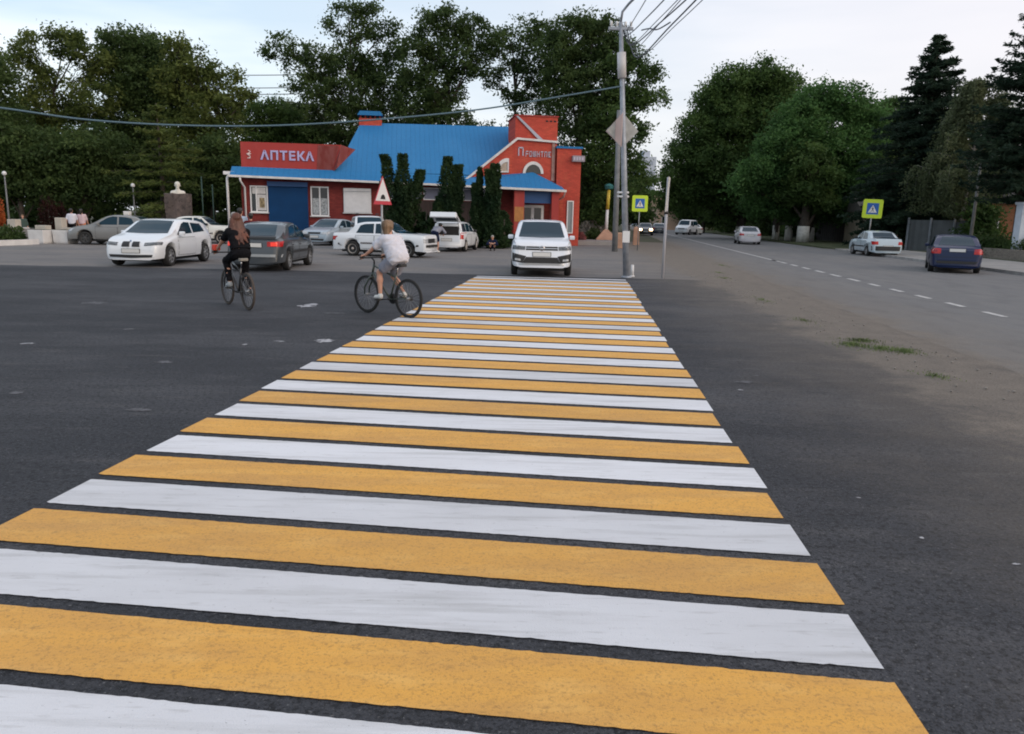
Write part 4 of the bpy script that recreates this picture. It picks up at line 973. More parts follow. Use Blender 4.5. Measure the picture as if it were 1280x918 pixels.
ltree('low bushy tree filling the gap behind the red sign panel', 335, 68, [(318, 150, 1.6, 0), (345, 142, 1.5, 0), (368, 152, 1.5, 0), (330, 180, 2.0, 0), (362, 185, 2.0, .5), (392, 172, 1.5, 0), (345, 225, 2.2, 0), (310, 215, 2.0, 0)], lf_mid, 15, group=G1)
ltree('pale green small tree showing above the left end of the pharmacy', 372, 84, [(362, 142, 1.5, 0), (385, 146, 1.4, 0), (350, 165, 1.8, 0), (380, 175, 2.2, 0), (410, 165, 1.6, 0), (375, 210, 2.4, 0)], lf_grey, 16, group=G1, zb=3)
conifer('light olive conifer with layered fan branches behind the stone bust', T(206, 51), 8.6, 4.6, 1.6, 21, m=lf_olive, name='conifer_tree', gap=.62, droop=.15, irregular=.5, nb=11, needle=.2)
ltree('dark low tree behind the two people in white shirts', 108, 53, [(85, 190, 1.8, 0), (130, 185, 1.8, 0), (105, 215, 1.8, 0), (75, 232, 1.5, 0), (135, 235, 1.5, .5), (108, 245, 1.3, 0)], lf_dark, 17, group=G1, zb=1.2)
ltree('dark low tree behind the small wall near the left picture edge', 32, 53, [(15, 185, 2.0, 0), (50, 190, 1.9, 0), (30, 215, 1.9, 0), (8, 235, 1.5, 0), (55, 232, 1.5, .5)], lf_dark, 18, group=G1, zb=1.2)
ltree('shadowy low tree between the stone bust and the pharmacy', 268, 57, [(250, 200, 1.9, 0), (285, 195, 1.8, 0), (265, 230, 2.0, 0), (288, 240, 1.4, 0), (240, 245, 1.4, 0)], lf_dark, 19, group=G1, zb=1.2)
# --- behind the pharmacy
G2 = 'tall trees behind the pharmacy'
ltree('tallest tree with a thin wispy top rising behind the pharmacy chimney', 442, 66,
      [(440, 14, 1.0, 0), (462, 10, 1.0, .4), (425, 32, 1.0, 0), (455, 38, 1.3, 0), (485, 40, 1.1, 0), (500, 62, 1.1, 0), (362, 58, 1.1, 0), (376, 80, 1.0, 0), (350, 66, .7, 0), (405, 78, 1.8, .5), (440, 78, 1.7, 0), (475, 85, 1.8, .5), (400, 112, 2.1, 0), (445, 120, 2.2, 0), (490, 118, 2.0, 0), (410, 150, 2.2, 0), (455, 160, 2.2, 0), (500, 155, 2.2, 0), (430, 200, 2.4, 0)], lf_dark, 31, group=G2, dens=.85, tr=.3, open_=.26)
ltree('broad tall tree with a flat shelf of leaves, second behind the blue roof', 560, 64,
      [(540, 32, 1.3, 0), (565, 28, 1.5, 0), (590, 40, 1.4, .5), (612, 58, 1.2, 0), (522, 58, 1.4, 0), (550, 68, 1.7, 0), (582, 78, 1.7, -.5), (520, 92, 1.6, 0), (552, 110, 1.9, 0), (525, 135, 2.0, 0), (560, 150, 1.9, .5), (530, 190, 2.4, 0)], lf_dark, 32, group=G2, dens=.95, tr=.3, open_=.30)
ltree('open tree with sky gaps low in its crown, behind the middle of the blue roof', 640, 66,
      [(632, 48, 1.2, 0), (655, 38, 1.3, .4), (676, 58, 1.4, 0), (638, 78, 1.5, 0), (665, 92, 1.6, 0), (612, 100, .9, 0), (640, 122, 1.1, 0), (672, 130, 1.5, .5), (655, 165, 1.9, 0), (600, 170, 1.6, 0)], lf_dark, 33, group=G2, dens=.8, tr=.28, open_=.22)
ltree('large leafy tree behind the red parapet box left of the lamp pole', 718, 62,
      [(700, 42, 1.5, 0), (728, 32, 1.4, 0), (748, 42, 1.3, 0), (690, 70, 1.6, 0), (725, 72, 1.9, .5), (757, 70, 1.6, 0), (700, 105, 1.9, 0), (740, 108, 2.0, -.5), (715, 145, 2.3, 0), (752, 150, 2.0, 0), (735, 190, 2.4, 0), (745, 235, 2.2, 0), (725, 265, 1.6, 0)], lf_dark, 34, group=G2, dens=1.0, tr=.32, zb=1.6, open_=.42)
ltree('ragged tree reaching out over the road behind the lamp pole', 770, 60,
      [(772, 72, 1.4, 0), (795, 92, 1.1, 0), (808, 122, .9, 0), (790, 125, 1.1, 0), (770, 110, 1.6, .5), (762, 150, 1.9, 0), (785, 165, 1.1, 0), (795, 205, .9, 0), (806, 225, .6, 0), (760, 200, 2.0, 0), (768, 240, 1.6, 0), (755, 265, 1.4, 0)], lf_mid, 35, group=G2, dens=.95, zb=1.4, open_=.30)
# --- thujas
TG_ = 'columnar thujas in front of the pharmacy'
thuja('thuja with three tips fanning apart, leftmost before the pharmacy beside the white shutter', T(500, 43), 5.05, 1.35, 41, taper=.62, spec=[(-.12, .97), (.01, .98), (.27, .82), (.10, .62)])
thuja('broad thuja with two blunt tops behind the white estate car', T(556, 43), 4.95, 1.45, 43, taper=.6, spec=[(-.0, .98), (.14, .90), (.30, .72), (-.13, .55)])
thuja('slim upright thuja left of the thick one by the porch', T(597, 42.3), 4.3, .66, 45, taper=.6, spec=[(0, 1.0), (-.03, .8)])
thuja('thick upright thuja closest to the porch column', T(617, 42.3), 4.5, 1.0, 46, taper=.5, spec=[(.02, 1.0), (-.04, .93)])
for i, (px, hh, lb) in enumerate([(533, 2.5, 'low dark clipped thuja bush between the leaning and the broad thujas'), (586, 2.2, 'low dark thuja bush between the broad and the slim upright thujas'), (630, 2.0, 'low dark thuja bush right against the porch column')]):
    thuja(lb, T(px, 42.8), hh, 1.6, 50+i, (0, 0), 2, name='thuja_bush')
# --- right of the road
G3 = 'trees along the right side of the road'
def rt(px, Y): return T(px, Y)
ltree('huge dark rounded tree, highest of the right-hand roadside row', 925, 84,
      [(905, 105, 2.2, 0), (940, 100, 2.3, 0), (965, 118, 2.2, 0), (882, 125, 2.2, .5), (905, 150, 3.0, 0), (950, 150, 3.0, 0), (870, 165, 2.4, 0), (850, 195, 2.0, 0), (885, 205, 2.8, -1), (930, 200, 3.0, 0), (970, 195, 3.0, 0), (840, 222, 1.7, 0), (865, 240, 2.2, 0), (905, 248, 2.4, 0), (950, 245, 2.6, 0), (832, 250, 1.2, 0), (985, 250, 2.2, 0), (900, 272, 1.6, 1), (930, 272, 1.6, 1)], lf_mid, 61, group=G3, tr=.55, dens=.9, leaf=.26, lime=1.3, cls=.5)
ltree('broad fresh green roadside tree with a bright clump low on its left side', 1010, 74,
      [(1010, 130, 2.2, 0), (1040, 128, 2.0, 0), (985, 150, 2.2, 0), (1065, 150, 1.8, 0), (1005, 180, 2.8, 0), (1050, 185, 2.6, 0), (960, 185, 2.0, -1), (935, 215, 1.6, -1.5), (915, 232, 1.1, -2), (975, 225, 2.4, 0), (1020, 230, 2.6, 0), (1065, 225, 2.4, 0), (1085, 195, 1.6, 0), (950, 255, 1.8, 0), (1000, 262, 1.8, 0), (1045, 262, 1.8, 0)], lf_bright, 62, group=G3, tr=.5, dens=.9, leaf=.24, lime=1.4, cls=.48)
ltree('dark roadside tree filling in behind the fresh green one', 1080, 80, [(1075, 150, 1.8, 0), (1100, 140, 1.6, 0), (1095, 175, 2.4, 0), (1085, 215, 2.6, 0), (1110, 245, 2.4, 0), (1065, 250, 2.2, 0), (1130, 200, 2.2, 0), (1105, 270, 1.6, 0)], lf_mid, 63, group=G3, tr=.4, leaf=.26, lime=1.3)
conifer('dark ragged spruce with a thin pointed top above the right-hand crossing sign', T(1143, 58), 15.4, 6.0, 1.4, 64, gap=.42, droop=.30, irregular=.55, needle=.26, tr=.3, nb=20)
conifer('black-green pine cut by the right picture edge', T(1270, 42), 15.2, 3.8, 3.4, 65, m=lf_spruce, name='pine_tree', gap=.42, droop=-.05, irregular=.5, needle=.24, tr=.25, nb=17)
def birch(label, loc, H_, Rc, seed):
    r = np.random.default_rng(seed); root = thing('birch_tree', label, 'tree', loc); bt = MB()
    tk = limb(bt, (0, 0, -.1), (.4, 0, H_*.84), .17, .03, r, 8, .02, 8); to = bt.build('trunk', m_birch, root, normals=False)
    bb_ = MB(); Cs = []
    for i in range(46):
        t = r.uniform(.30, .999); p = tk[min(8, int(t*8+.6))]; a = r.uniform(0, 6.28); L_ = Rc*(1-(t-.30)/.95)*r.uniform(.6, 1.1)
        tip = Vector((p.x+math.cos(a)*L_, p.y+math.sin(a)*L_, p.z+L_*.55)); lp = limb(bb_, p, tip, .04, .012, r, 5, .15)
        for k_ in range(7):
            s = lp[r.integers(2, 6)]; dl = r.uniform(1.2, 3.6)*(1-t*.35)
            bb_.tube([s, (s.x+math.cos(a)*.3, s.y+math.sin(a)*.3, s.z-.3), (s.x+math.cos(a)*.4, s.y+math.sin(a)*.4, max(1.6, s.z-dl))], [.008, .006, .003], 3, cap=False)
            n = int(85*dl); u = r.random(n); j = r.normal(size=(n, 2))*(.22)
            Cs.append(np.stack([s.x+math.cos(a)*.4*u+j[:, 0], s.y+math.sin(a)*.4*u+j[:, 1], np.maximum(1.5, s.z-dl*u)], 1))
    bb_.build('branch', m_birch, to, normals=False); C = np.concatenate(Cs)
    leaves('crown', C, .15*(.7+.7*r.random(len(C))), lf_grey, root, 0, .9, seed=seed)
birch('tall birch with long drooping twigs behind the dark blue saloon', T(1196, 52), 12.6, 3.6, 66)
birch('shorter weeping birch between the tall birch and the edge pine', T(1212, 60), 11.0, 2.6, 67)
tree('small dark garden tree in front of the orange brick house', T(1226, 49), 3.2, 1.0, .8, m=lf_mid, seed=68, lob_n=8)
tree('thickest of three limewashed roadside maples right of the dusty white saloon', T(1003, 71), 9, 3.0, 3.0, tr=.52, m=lf_mid, seed=70, lime=1.5, group=G3, leaf=.26)
tree('limewashed slimmer roadside maple, second from the dusty white saloon', T(985, 76), 9, 2.8, 3.0, tr=.34, m=lf_mid, seed=71, lime=1.5, group=G3, leaf=.26)
tree('limewashed thin roadside maple closest to the dusty white saloon', T(969, 80), 9, 2.8, 3.0, tr=.34, m=lf_mid, seed=72, lime=1.5, group=G3, leaf=.26)
for i, (px, Y, h, lb) in enumerate([(878, 118, 11, 'distant dark tree leaning over the road just left of the huge one'), (862, 150, 11, 'far tree where the road disappears, right side'), (815, 190, 9, 'far low tree where the road disappears, below the pale tower block'), (838, 175, 8, 'far bushy tree beside the low orange-roofed house'), (784, 120, 8.5, 'distant tree on the left side of the road behind the lamp pole')]):
    tree(lb, T(px, Y), h, 4.5, 1.5, m=lf_mid, seed=80+i, leaf=.42, cls=.7, dens=.55, tr=.3)
# --- far wooded backdrop
def wood(name, label, segs, seed, m, leaf, n_per):
    r = np.random.default_rng(seed); Cs = []
    for (x0, y0, x1, y1, h) in segs:
        L_ = math.hypot(x1-x0, y1-y0); nb = int(L_/3.2)
        for i in range(nb):
            t = (i+r.uniform(-.3, .3))/nb; cx, cy = x0+(x1-x0)*t, y0+(y1-y0)*t; hh = h*r.uniform(.7, 1.1); w = r.uniform(2, 3.4)
            for k_ in range(7):
                c = np.array([cx+r.normal()*w*.5, cy+r.normal()*1.5, hh*r.uniform(.08, .92)]); q = r.normal(size=(n_per, 3)); q /= np.linalg.norm(q, axis=1)[:, None]
                p = c + q*(w*.55*r.random(n_per)**.4)[:, None]*np.array([1, 1, .8]); Cs.append(p[p[:, 2] > .05])
    C = np.concatenate(Cs); o = leaves(name, C, leaf*(.6+.8*r.random(len(C))), m, None, .1, seed=seed); tag(o, label, 'wood', kind='stuff')
wood('woods', 'dense dark park undergrowth behind the trees and the pharmacy', [(-75, 60, -30, 72, 8.5), (-62, 80, 12, 84, 9), (-30, 72, 5, 74, 6), (-90, 40, -60, 62, 9), (4, 74, 9.5, 110, 8)], 90, lf_dark, .55, 150)
wood('woods', 'dense dark greenery behind the right-hand roadside trees', [(34, 62, 38, 110, 9), (38, 50, 62, 60, 7), (37, 110, 44, 200, 10), (33, 90, 36, 130, 8), (24, 220, 60, 200, 12), (62, 60, 80, 40, 8)], 91, lf_dark, .6, 130)
wood('woods', 'far tree line beyond the end of the road', [(-60, 240, 30, 260, 9), (50, 260, 110, 240, 12), (9, 110, 16, 200, 9)], 92, lf_grey, 1.2, 60)

# ================================================================== PEOPLE (smooth-union bodies) AND BICYCLES
def sdf_mesh(prims, cell, cuts=(), k=.03):
    lo = np.min([np.minimum(p[0], p[1])-max(p[2], p[3]) for p in prims], 0)-3*cell; hi = np.max([np.maximum(p[0], p[1])+max(p[2], p[3]) for p in prims], 0)+3*cell
    n = np.ceil((hi-lo)/cell).astype(int)+1; D = np.full(n, .5, np.float32)
    for p in prims:
        a, b_, ra, rb = np.array(p[0], float), np.array(p[1], float), p[2], p[3]; kk = p[4] if len(p) > 4 else k
        m_ = max(ra, rb)+kk*1.5+2*cell
        i0 = np.maximum(0, np.floor((np.minimum(a, b_)-m_-lo)/cell).astype(int)); i1 = np.minimum(n, np.ceil((np.maximum(a, b_)+m_-lo)/cell).astype(int)+1)
        g = [lo[q]+np.arange(i0[q], i1[q])*cell for q in range(3)]
        X, Y, Z = np.meshgrid(*g, indexing='ij'); d = b_-a; dd = max(1e-9, d@d)
        t = np.clip(((X-a[0])*d[0]+(Y-a[1])*d[1]+(Z-a[2])*d[2])/dd, 0, 1)
        dist = np.sqrt((X-a[0]-t*d[0])**2+(Y-a[1]-t*d[1])**2+(Z-a[2]-t*d[2])**2)-(ra+(rb-ra)*t)
        sl = tuple(slice(i0[q], i1[q]) for q in range(3)); c = D[sl]
        h = np.clip(.5+.5*(c-dist)/kk, 0, 1); D[sl] = c*(1-h)+dist*h-kk*h*(1-h)
    if cuts:
        g = [lo[q]+np.arange(n[q])*cell for q in range(3)]; X, Y, Z = np.meshgrid(*g, indexing='ij')
        for (pt, nr) in cuts:
            D = np.maximum(D, (X-pt[0])*nr[0]+(Y-pt[1])*nr[1]+(Z-pt[2])*nr[2])
    S = D < 0; acc = np.zeros(tuple(n-1)+(3,), np.float32); cnt = np.zeros(tuple(n-1), np.int8)
    cs = lambda o: tuple(slice(o[q], n[q]-1+o[q]) for q in range(3))
    for ax in range(3):
        o1, o2 = [q for q in range(3) if q != ax]
        for u in (0, 1):
            for v in (0, 1):
                a = [0, 0, 0]; a[o1] = u; a[o2] = v; b_ = list(a); b_[ax] = 1
                A, B = D[cs(a)], D[cs(b_)]; cr_ = (A < 0) != (B < 0); t = np.where(cr_, A/np.where(A-B == 0, 1, A-B), 0)
                for q in range(3): acc[..., q] += np.where(cr_, a[q]+(t if q == ax else 0), 0)
                cnt += cr_
    idx = -np.ones(tuple(n-1), int); w = np.argwhere(cnt > 0); idx[tuple(w.T)] = np.arange(len(w))
    V = (w+acc[tuple(w.T)]/cnt[tuple(w.T)][:, None])*cell+lo; Fs = []
    for ax in range(3):
        o1, o2 = (ax+1) % 3, (ax+2) % 3
        sa = [slice(None)]*3; sa[ax] = slice(0, n[ax]-1); sb = [slice(None)]*3; sb[ax] = slice(1, n[ax])
        e = np.argwhere(S[tuple(sa)] != S[tuple(sb)])
        e = e[(e[:, o1] > 0) & (e[:, o2] > 0) & (e[:, o1] < n[o1]-1) & (e[:, o2] < n[o2]-1)]
        q = []
        for du, dv in ((-1, -1), (0, -1), (0, 0), (-1, 0)):
            c = e.copy(); c[:, o1] += du; c[:, o2] += dv; q.append(idx[tuple(c.T)])
        q = np.stack(q, 1); s = S[tuple(sa)][tuple(e.T)]; q[~s] = q[~s][:, ::-1]; Fs.append(q)
    return V, np.concatenate(Fs)
def sdf_obj(name, prims, cell, m, parent, cuts=(), k=.03, eyes=None):
    V, F_ = sdf_mesh(prims, cell, cuts, k)
    me = bpy.data.meshes.new(name); me.from_pydata([tuple(v) for v in V], [], [tuple(int(i) for i in f) for f in F_ if min(f) >= 0])
    for q in (m if isinstance(m, list) else [m]): me.materials.append(q)
    if name in ('shirt', 'trousers', 'shorts', 'hair') and cell < .012:      # folds in the cloth, strands in the hair
        from mathutils import noise as nz_
        st = (38, 38, 6) if name == 'hair' else (9, 9, 15); am = .010 if name == 'hair' else .013
        ns = [v.normal.copy() for v in me.vertices]
        for v, n_ in zip(me.vertices, ns): c_ = v.co; v.co = c_ + n_*(1-abs(nz_.noise(Vector((c_.x*st[0], c_.y*st[1], (c_.z+c_.x*.5)*st[2]))))*2.4)*am*.7
    me.polygons.foreach_set('use_smooth', [True]*len(me.polygons))
    if eyes:
        for p in me.polygons:
            for c, rad, mi in eyes:
                if (p.center-c).length < rad: p.material_index = mi
    o = bpy.data.objects.new(name, me); COL.objects.link(o); o.parent = parent; return o
def ik(a, b_, l1, l2, hint):
    a, b_ = Vector(a), Vector(b_); d = b_-a; L_ = min(d.length, (l1+l2)*.999); u = d.normalized(); x = (l1*l1-l2*l2+L_*L_)/(2*L_); h = math.sqrt(max(0, l1*l1-x*x))
    w = Vector(hint); w = (w-u*w.dot(u)).normalized(); return a+u*x+w*h
m_skin = mat('skin', (.50, .27, .19), .6, var=.06, vscale=6); m_eye = mat('eye_dark', (.03, .02, .02), .3); m_lip = mat('lip', (.40, .13, .11), .5)
m_hair_r = mat('auburn_hair', (.105, .032, .015), .5, var=.5, vscale=9, stretch=(1, 1, .15)); m_hair_b = mat('light_brown_hair', (.14, .085, .045), .5, var=.5, vscale=9, stretch=(1, 1, .2))
m_hair_d = mat('dark_hair', (.015, .012, .010), .5); m_hair_g = mat('grey_hair', (.3, .29, .27), .6)
def cloth(name, c, var=.12): return mat(name, c, .95, spec=.08, var=var, vscale=5, bump=.15, bscale=25)
c_black = cloth('black_cloth', (.010, .010, .012)); c_white = cloth('white_cloth', (.58, .58, .64), .08); c_grey = cloth('grey_cloth', (.24, .25, .30)); c_navy = cloth('navy_cloth', (.012, .018, .045))
c_blue = cloth('pale_blue_cloth', (.42, .50, .60)); c_red = cloth('dark_red_cloth', (.10, .012, .016)); c_orange = cloth('orange_cloth', (.55, .20, .10)); c_green = cloth('grey_green_cloth', (.06, .09, .08)); c_pink = cloth('pink_white_cloth', (.55, .42, .45))
s_grey = mat('grey_shoe', (.30, .32, .33), .7, var=.2, vscale=8); s_white = mat('white_shoe', (.60, .60, .58), .7); s_dark = mat('dark_shoe', (.02, .02, .02), .7)

def hand_prims(wr, d, palm_n, grip, s=1.0):
    """palm + four fingers + thumb; d along the hand, palm_n out of the palm, grip 0..1 curl"""
    d = Vector(d).normalized(); pn = Vector(palm_n); pn = (pn-d*pn.dot(d)).normalized(); sd = d.cross(pn); P = []
    wr = Vector(wr); kn = wr + d*.085*s
    for q in (-.028, -.010, .008, .026): P.append((wr+d*.012*s+sd*q*.6*s, kn+sd*q*s, .015*s, .0125*s, .012))
    for i, q in enumerate((-.030, -.010, .010, .029)):
        L_ = (.060, .072, .078, .068)[i]*s; a = kn+sd*q*s; dd = d
        for j in range(3):
            ang = grip*(1.15 if j else .9); dd = (dd*math.cos(ang)+pn*math.sin(ang)).normalized(); pn2 = dd.cross(sd)*-1
            b_ = a+dd*L_*(.42, .32, .26)[j]; P.append((a, b_, .0095*s, .0085*s, .005)); a = b_
            d2 = dd; pn_ = (pn - dd*pn.dot(dd))
            pnv = pn_.normalized() if pn_.length > .05 else (d*-1)
            dd = d2; pn_use = pnv; dd = (dd*math.cos(.0)+pn_use*0).normalized()
    t0 = wr+d*.02*s+sd*.030*s; t1 = t0+(sd*.7+d*.5+pn*.3).normalized()*.035*s; t2 = t1+(d*.8+pn*(.3+.6*grip)).normalized()*.030*s
    P += [(t0, t1, .013*s, .011*s, .01), (t1, t2, .0105*s, .009*s, .005)]
    return P
def figure(root, J, s, top, bottom, shoe, hair, hairstyle, cell, sleeve=.6, leg_cover=.95, face=(1, 0, 0), hem=-.02, loose=.02, fingers=True, female=True, extra=None, waist_gap=0):
    V = lambda k_: Vector(J[k_])
    f = Vector(face).normalized(); up = (V('head')-V('neck')).normalized(); up = (up*.4+Vector((0, 0, 1))*.6).normalized(); f = (f-up*f.dot(up)).normalized(); sd = up.cross(f)
    hc = V('head'); pr = []
    pel, ch, nk = V('pelvis'), V('chest'), V('neck'); hipv = (V('hip_l')-V('hip_r')); shv = (V('sh_l')-V('sh_r'))
    pr += [(V('hip_l')*.55+pel*.45, V('hip_r')*.55+pel*.45, .105*s, .105*s, .05), (pel+hipv*.18, ch+shv*.16, .092*s, .10*s, .05), (pel-hipv*.18, ch-shv*.16, .092*s, .10*s, .05),
           (V('sh_l')*.85+ch*.15, V('sh_r')*.85+ch*.15, .062*s, .062*s, .05), (ch, nk, .075*s, .052*s, .04), (nk, hc-up*.03*s, .050*s, .048*s, .02)]
    for q in 'lr':
        pr += [(V('sh_'+q), V('el_'+q), .046*s, .036*s), (V('el_'+q), V('wr_'+q), .036*s, .025*s, .02), (V('hip_'+q), V('kn_'+q), .080*s, .052*s, .04), (V('kn_'+q), V('kn_'+q)*.65+V('an_'+q)*.35, .050*s, .053*s, .02), (V('kn_'+q)*.65+V('an_'+q)*.35, V('an_'+q), .052*s, .033*s, .03)]
        toe = V('toe_'+q); an = V('an_'+q); pr += [(an+Vector((0, 0, -.035*s)), toe, .035*s, .026*s, .02)]
        hd = (V('wr_'+q)-V('el_'+q)).normalized()
        if fingers: pr += hand_prims(V('wr_'+q), J.get('hd_'+q, hd), J.get('pn_'+q, (0, 0, -1)), J.get('grip', .35), s)
        else: pr += [(V('wr_'+q), V('wr_'+q)+hd*.09*s, .028*s, .020*s, .01)]
    pr += [(hc+up*.028*s-f*.012*s, hc+up*.018*s+f*.012*s, .084*s, .080*s, .02), (hc+f*.015*s, hc+f*.050*s-up*.078*s, .062*s, .036*s, .025), (hc+f*.080*s+up*.01*s, hc+f*.100*s-up*.018*s, .010*s, .013*s, .012)]
    for q in (-1, 1): pr.append((hc+sd*q*.080*s-up*.01*s, hc+sd*q*.084*s+up*.018*s, .012*s, .014*s, .006))
    eyes = [(hc+f*.085*s+sd*q*.030*s+up*.012*s, .012*s, 1) for q in (-1, 1)] + [(hc+f*.088*s-up*.055*s, .017*s, 2)]
    body = sdf_obj('person_body', pr, cell, [m_skin, m_eye, m_lip], root, k=.025*s, eyes=eyes)
    # shirt
    L_ = loose*s; ax = (ch-pel).normalized(); sh = []
    sh += [(pel+hipv*.25+ax*.02, ch+shv*.22, .115*s+L_*1.3, .105*s+L_, .05), (pel-hipv*.25+ax*.02, ch-shv*.22, .115*s+L_*1.3, .105*s+L_, .05), (V('sh_l')*.86+ch*.14, V('sh_r')*.86+ch*.14, .064*s+L_*.6, .064*s+L_*.6, .05), (ch, nk*.8+ch*.2, .08*s+L_*.5, .062*s+L_*.3, .03)]
    cuts = [(nk+up*.004, up), (pel+ax*hem, -ax)]
    for q in 'lr':
        e = V('sh_'+q).lerp(V('el_'+q), min(1, sleeve)); sh.append((V('sh_'+q), e, .054*s+L_*.5, .048*s+L_*.8, .03))
        if sleeve > 1: sh.append((V('el_'+q), V('el_'+q).lerp(V('wr_'+q), sleeve-1), .046*s+L_*.5, .036*s+L_*.5, .02))
    sdf_obj('shirt', sh, cell*1.15, top, body, cuts, k=.03*s)
    # trousers / shorts
    tr_ = [(V('hip_l')*.6+pel*.4+ax*.01, V('hip_r')*.6+pel*.4+ax*.01, .118*s, .118*s, .05), (pel, pel+ax*.06*s, .12*s, .11*s, .05)]
    for q in 'lr':
        h_, kn, an = V('hip_'+q), V('kn_'+q), V('an_'+q)
        if leg_cover <= 1: tr_.append((h_, h_.lerp(kn, leg_cover), .094*s+L_*.4, .078*s+L_*.6, .04))
        else: tr_ += [(h_, kn, .092*s, .066*s, .04), (kn, kn.lerp(an, leg_cover-1), .066*s, .048*s, .03)]
    sdf_obj('trousers' if leg_cover > 1 else 'shorts', tr_, cell*1.15, bottom, body, [(pel+ax*(.085-waist_gap)*s, ax)], k=.03*s)
    for q in 'lr':
        an, toe = V('an_'+q), V('toe_'+q); dn = Vector((0, 0, -.045*s))
        sdf_obj('shoe', [(an+dn-(toe-an)*.10, toe+Vector((0, 0, .004)), .042*s, .034*s, .02), (an+dn*.2, an+dn, .042*s, .042*s, .02)], cell, shoe, body, [(V('an_'+q)+Vector((0, 0, .02*s)), Vector((0, 0, 1)))])
    # hair
    hp = [(hc+up*.045*s-f*.030*s, hc+up*.050*s+f*.022*s, .086*s, .080*s, .02), (hc-f*.035*s+up*.02*s, hc-f*.035*s-up*.045*s, .084*s, .060*s, .03)]
    if hairstyle == 'long':
        bk = -f
        for i_, q in enumerate((-.062, -.040, -.018, .004, .026, .048, .066)):
            a = hc+bk*.045*s+sd*q*s-up*.02*s; m1 = nk+bk*(.095-.2*abs(q))*s+sd*q*1.5*s+Vector((0, 0, -.06*s)); e = nk.lerp(pel, (.38, .60, .50, .66, .58, .68, .44)[i_])+bk*(.15-.2*abs(q))*s+sd*(q*1.7-.045)*s
            hp += [(a, m1, .048*s, .044*s, .03), (m1, e, .042*s, .012*s, .025)]
        hp += [(hc+sd*.075*s+up*.0*s, nk+sd*.11*s-f*.02*s-up*.03*s, .035*s, .03*s, .03), (hc-sd*.075*s, nk-sd*.10*s-f*.03*s-up*.05*s, .035*s, .03*s, .03)]
    elif hairstyle == 'bun': hp += [(hc-f*.085*s+up*.055*s, hc-f*.095*s+up*.01*s, .062*s, .055*s, .03), (hc-f*.07*s, nk-f*.085*s+up*.01*s, .062*s, .045*s, .03), (hc+sd*.06*s-f*.01*s, hc-f*.04*s-up*.07*s, .045*s, .045*s, .03), (hc-sd*.06*s-f*.01*s, hc-f*.04*s-up*.07*s, .045*s, .045*s, .03)]
    sdf_obj('hair', hp, cell*1.1, hair, body, [(hc+f*.060*s, (f*.8-up*.35).normalized())] if hairstyle != 'long' else [(hc+f*.062*s+up*.02*s, (f-up*.25).normalized())], k=.03*s)
    return body

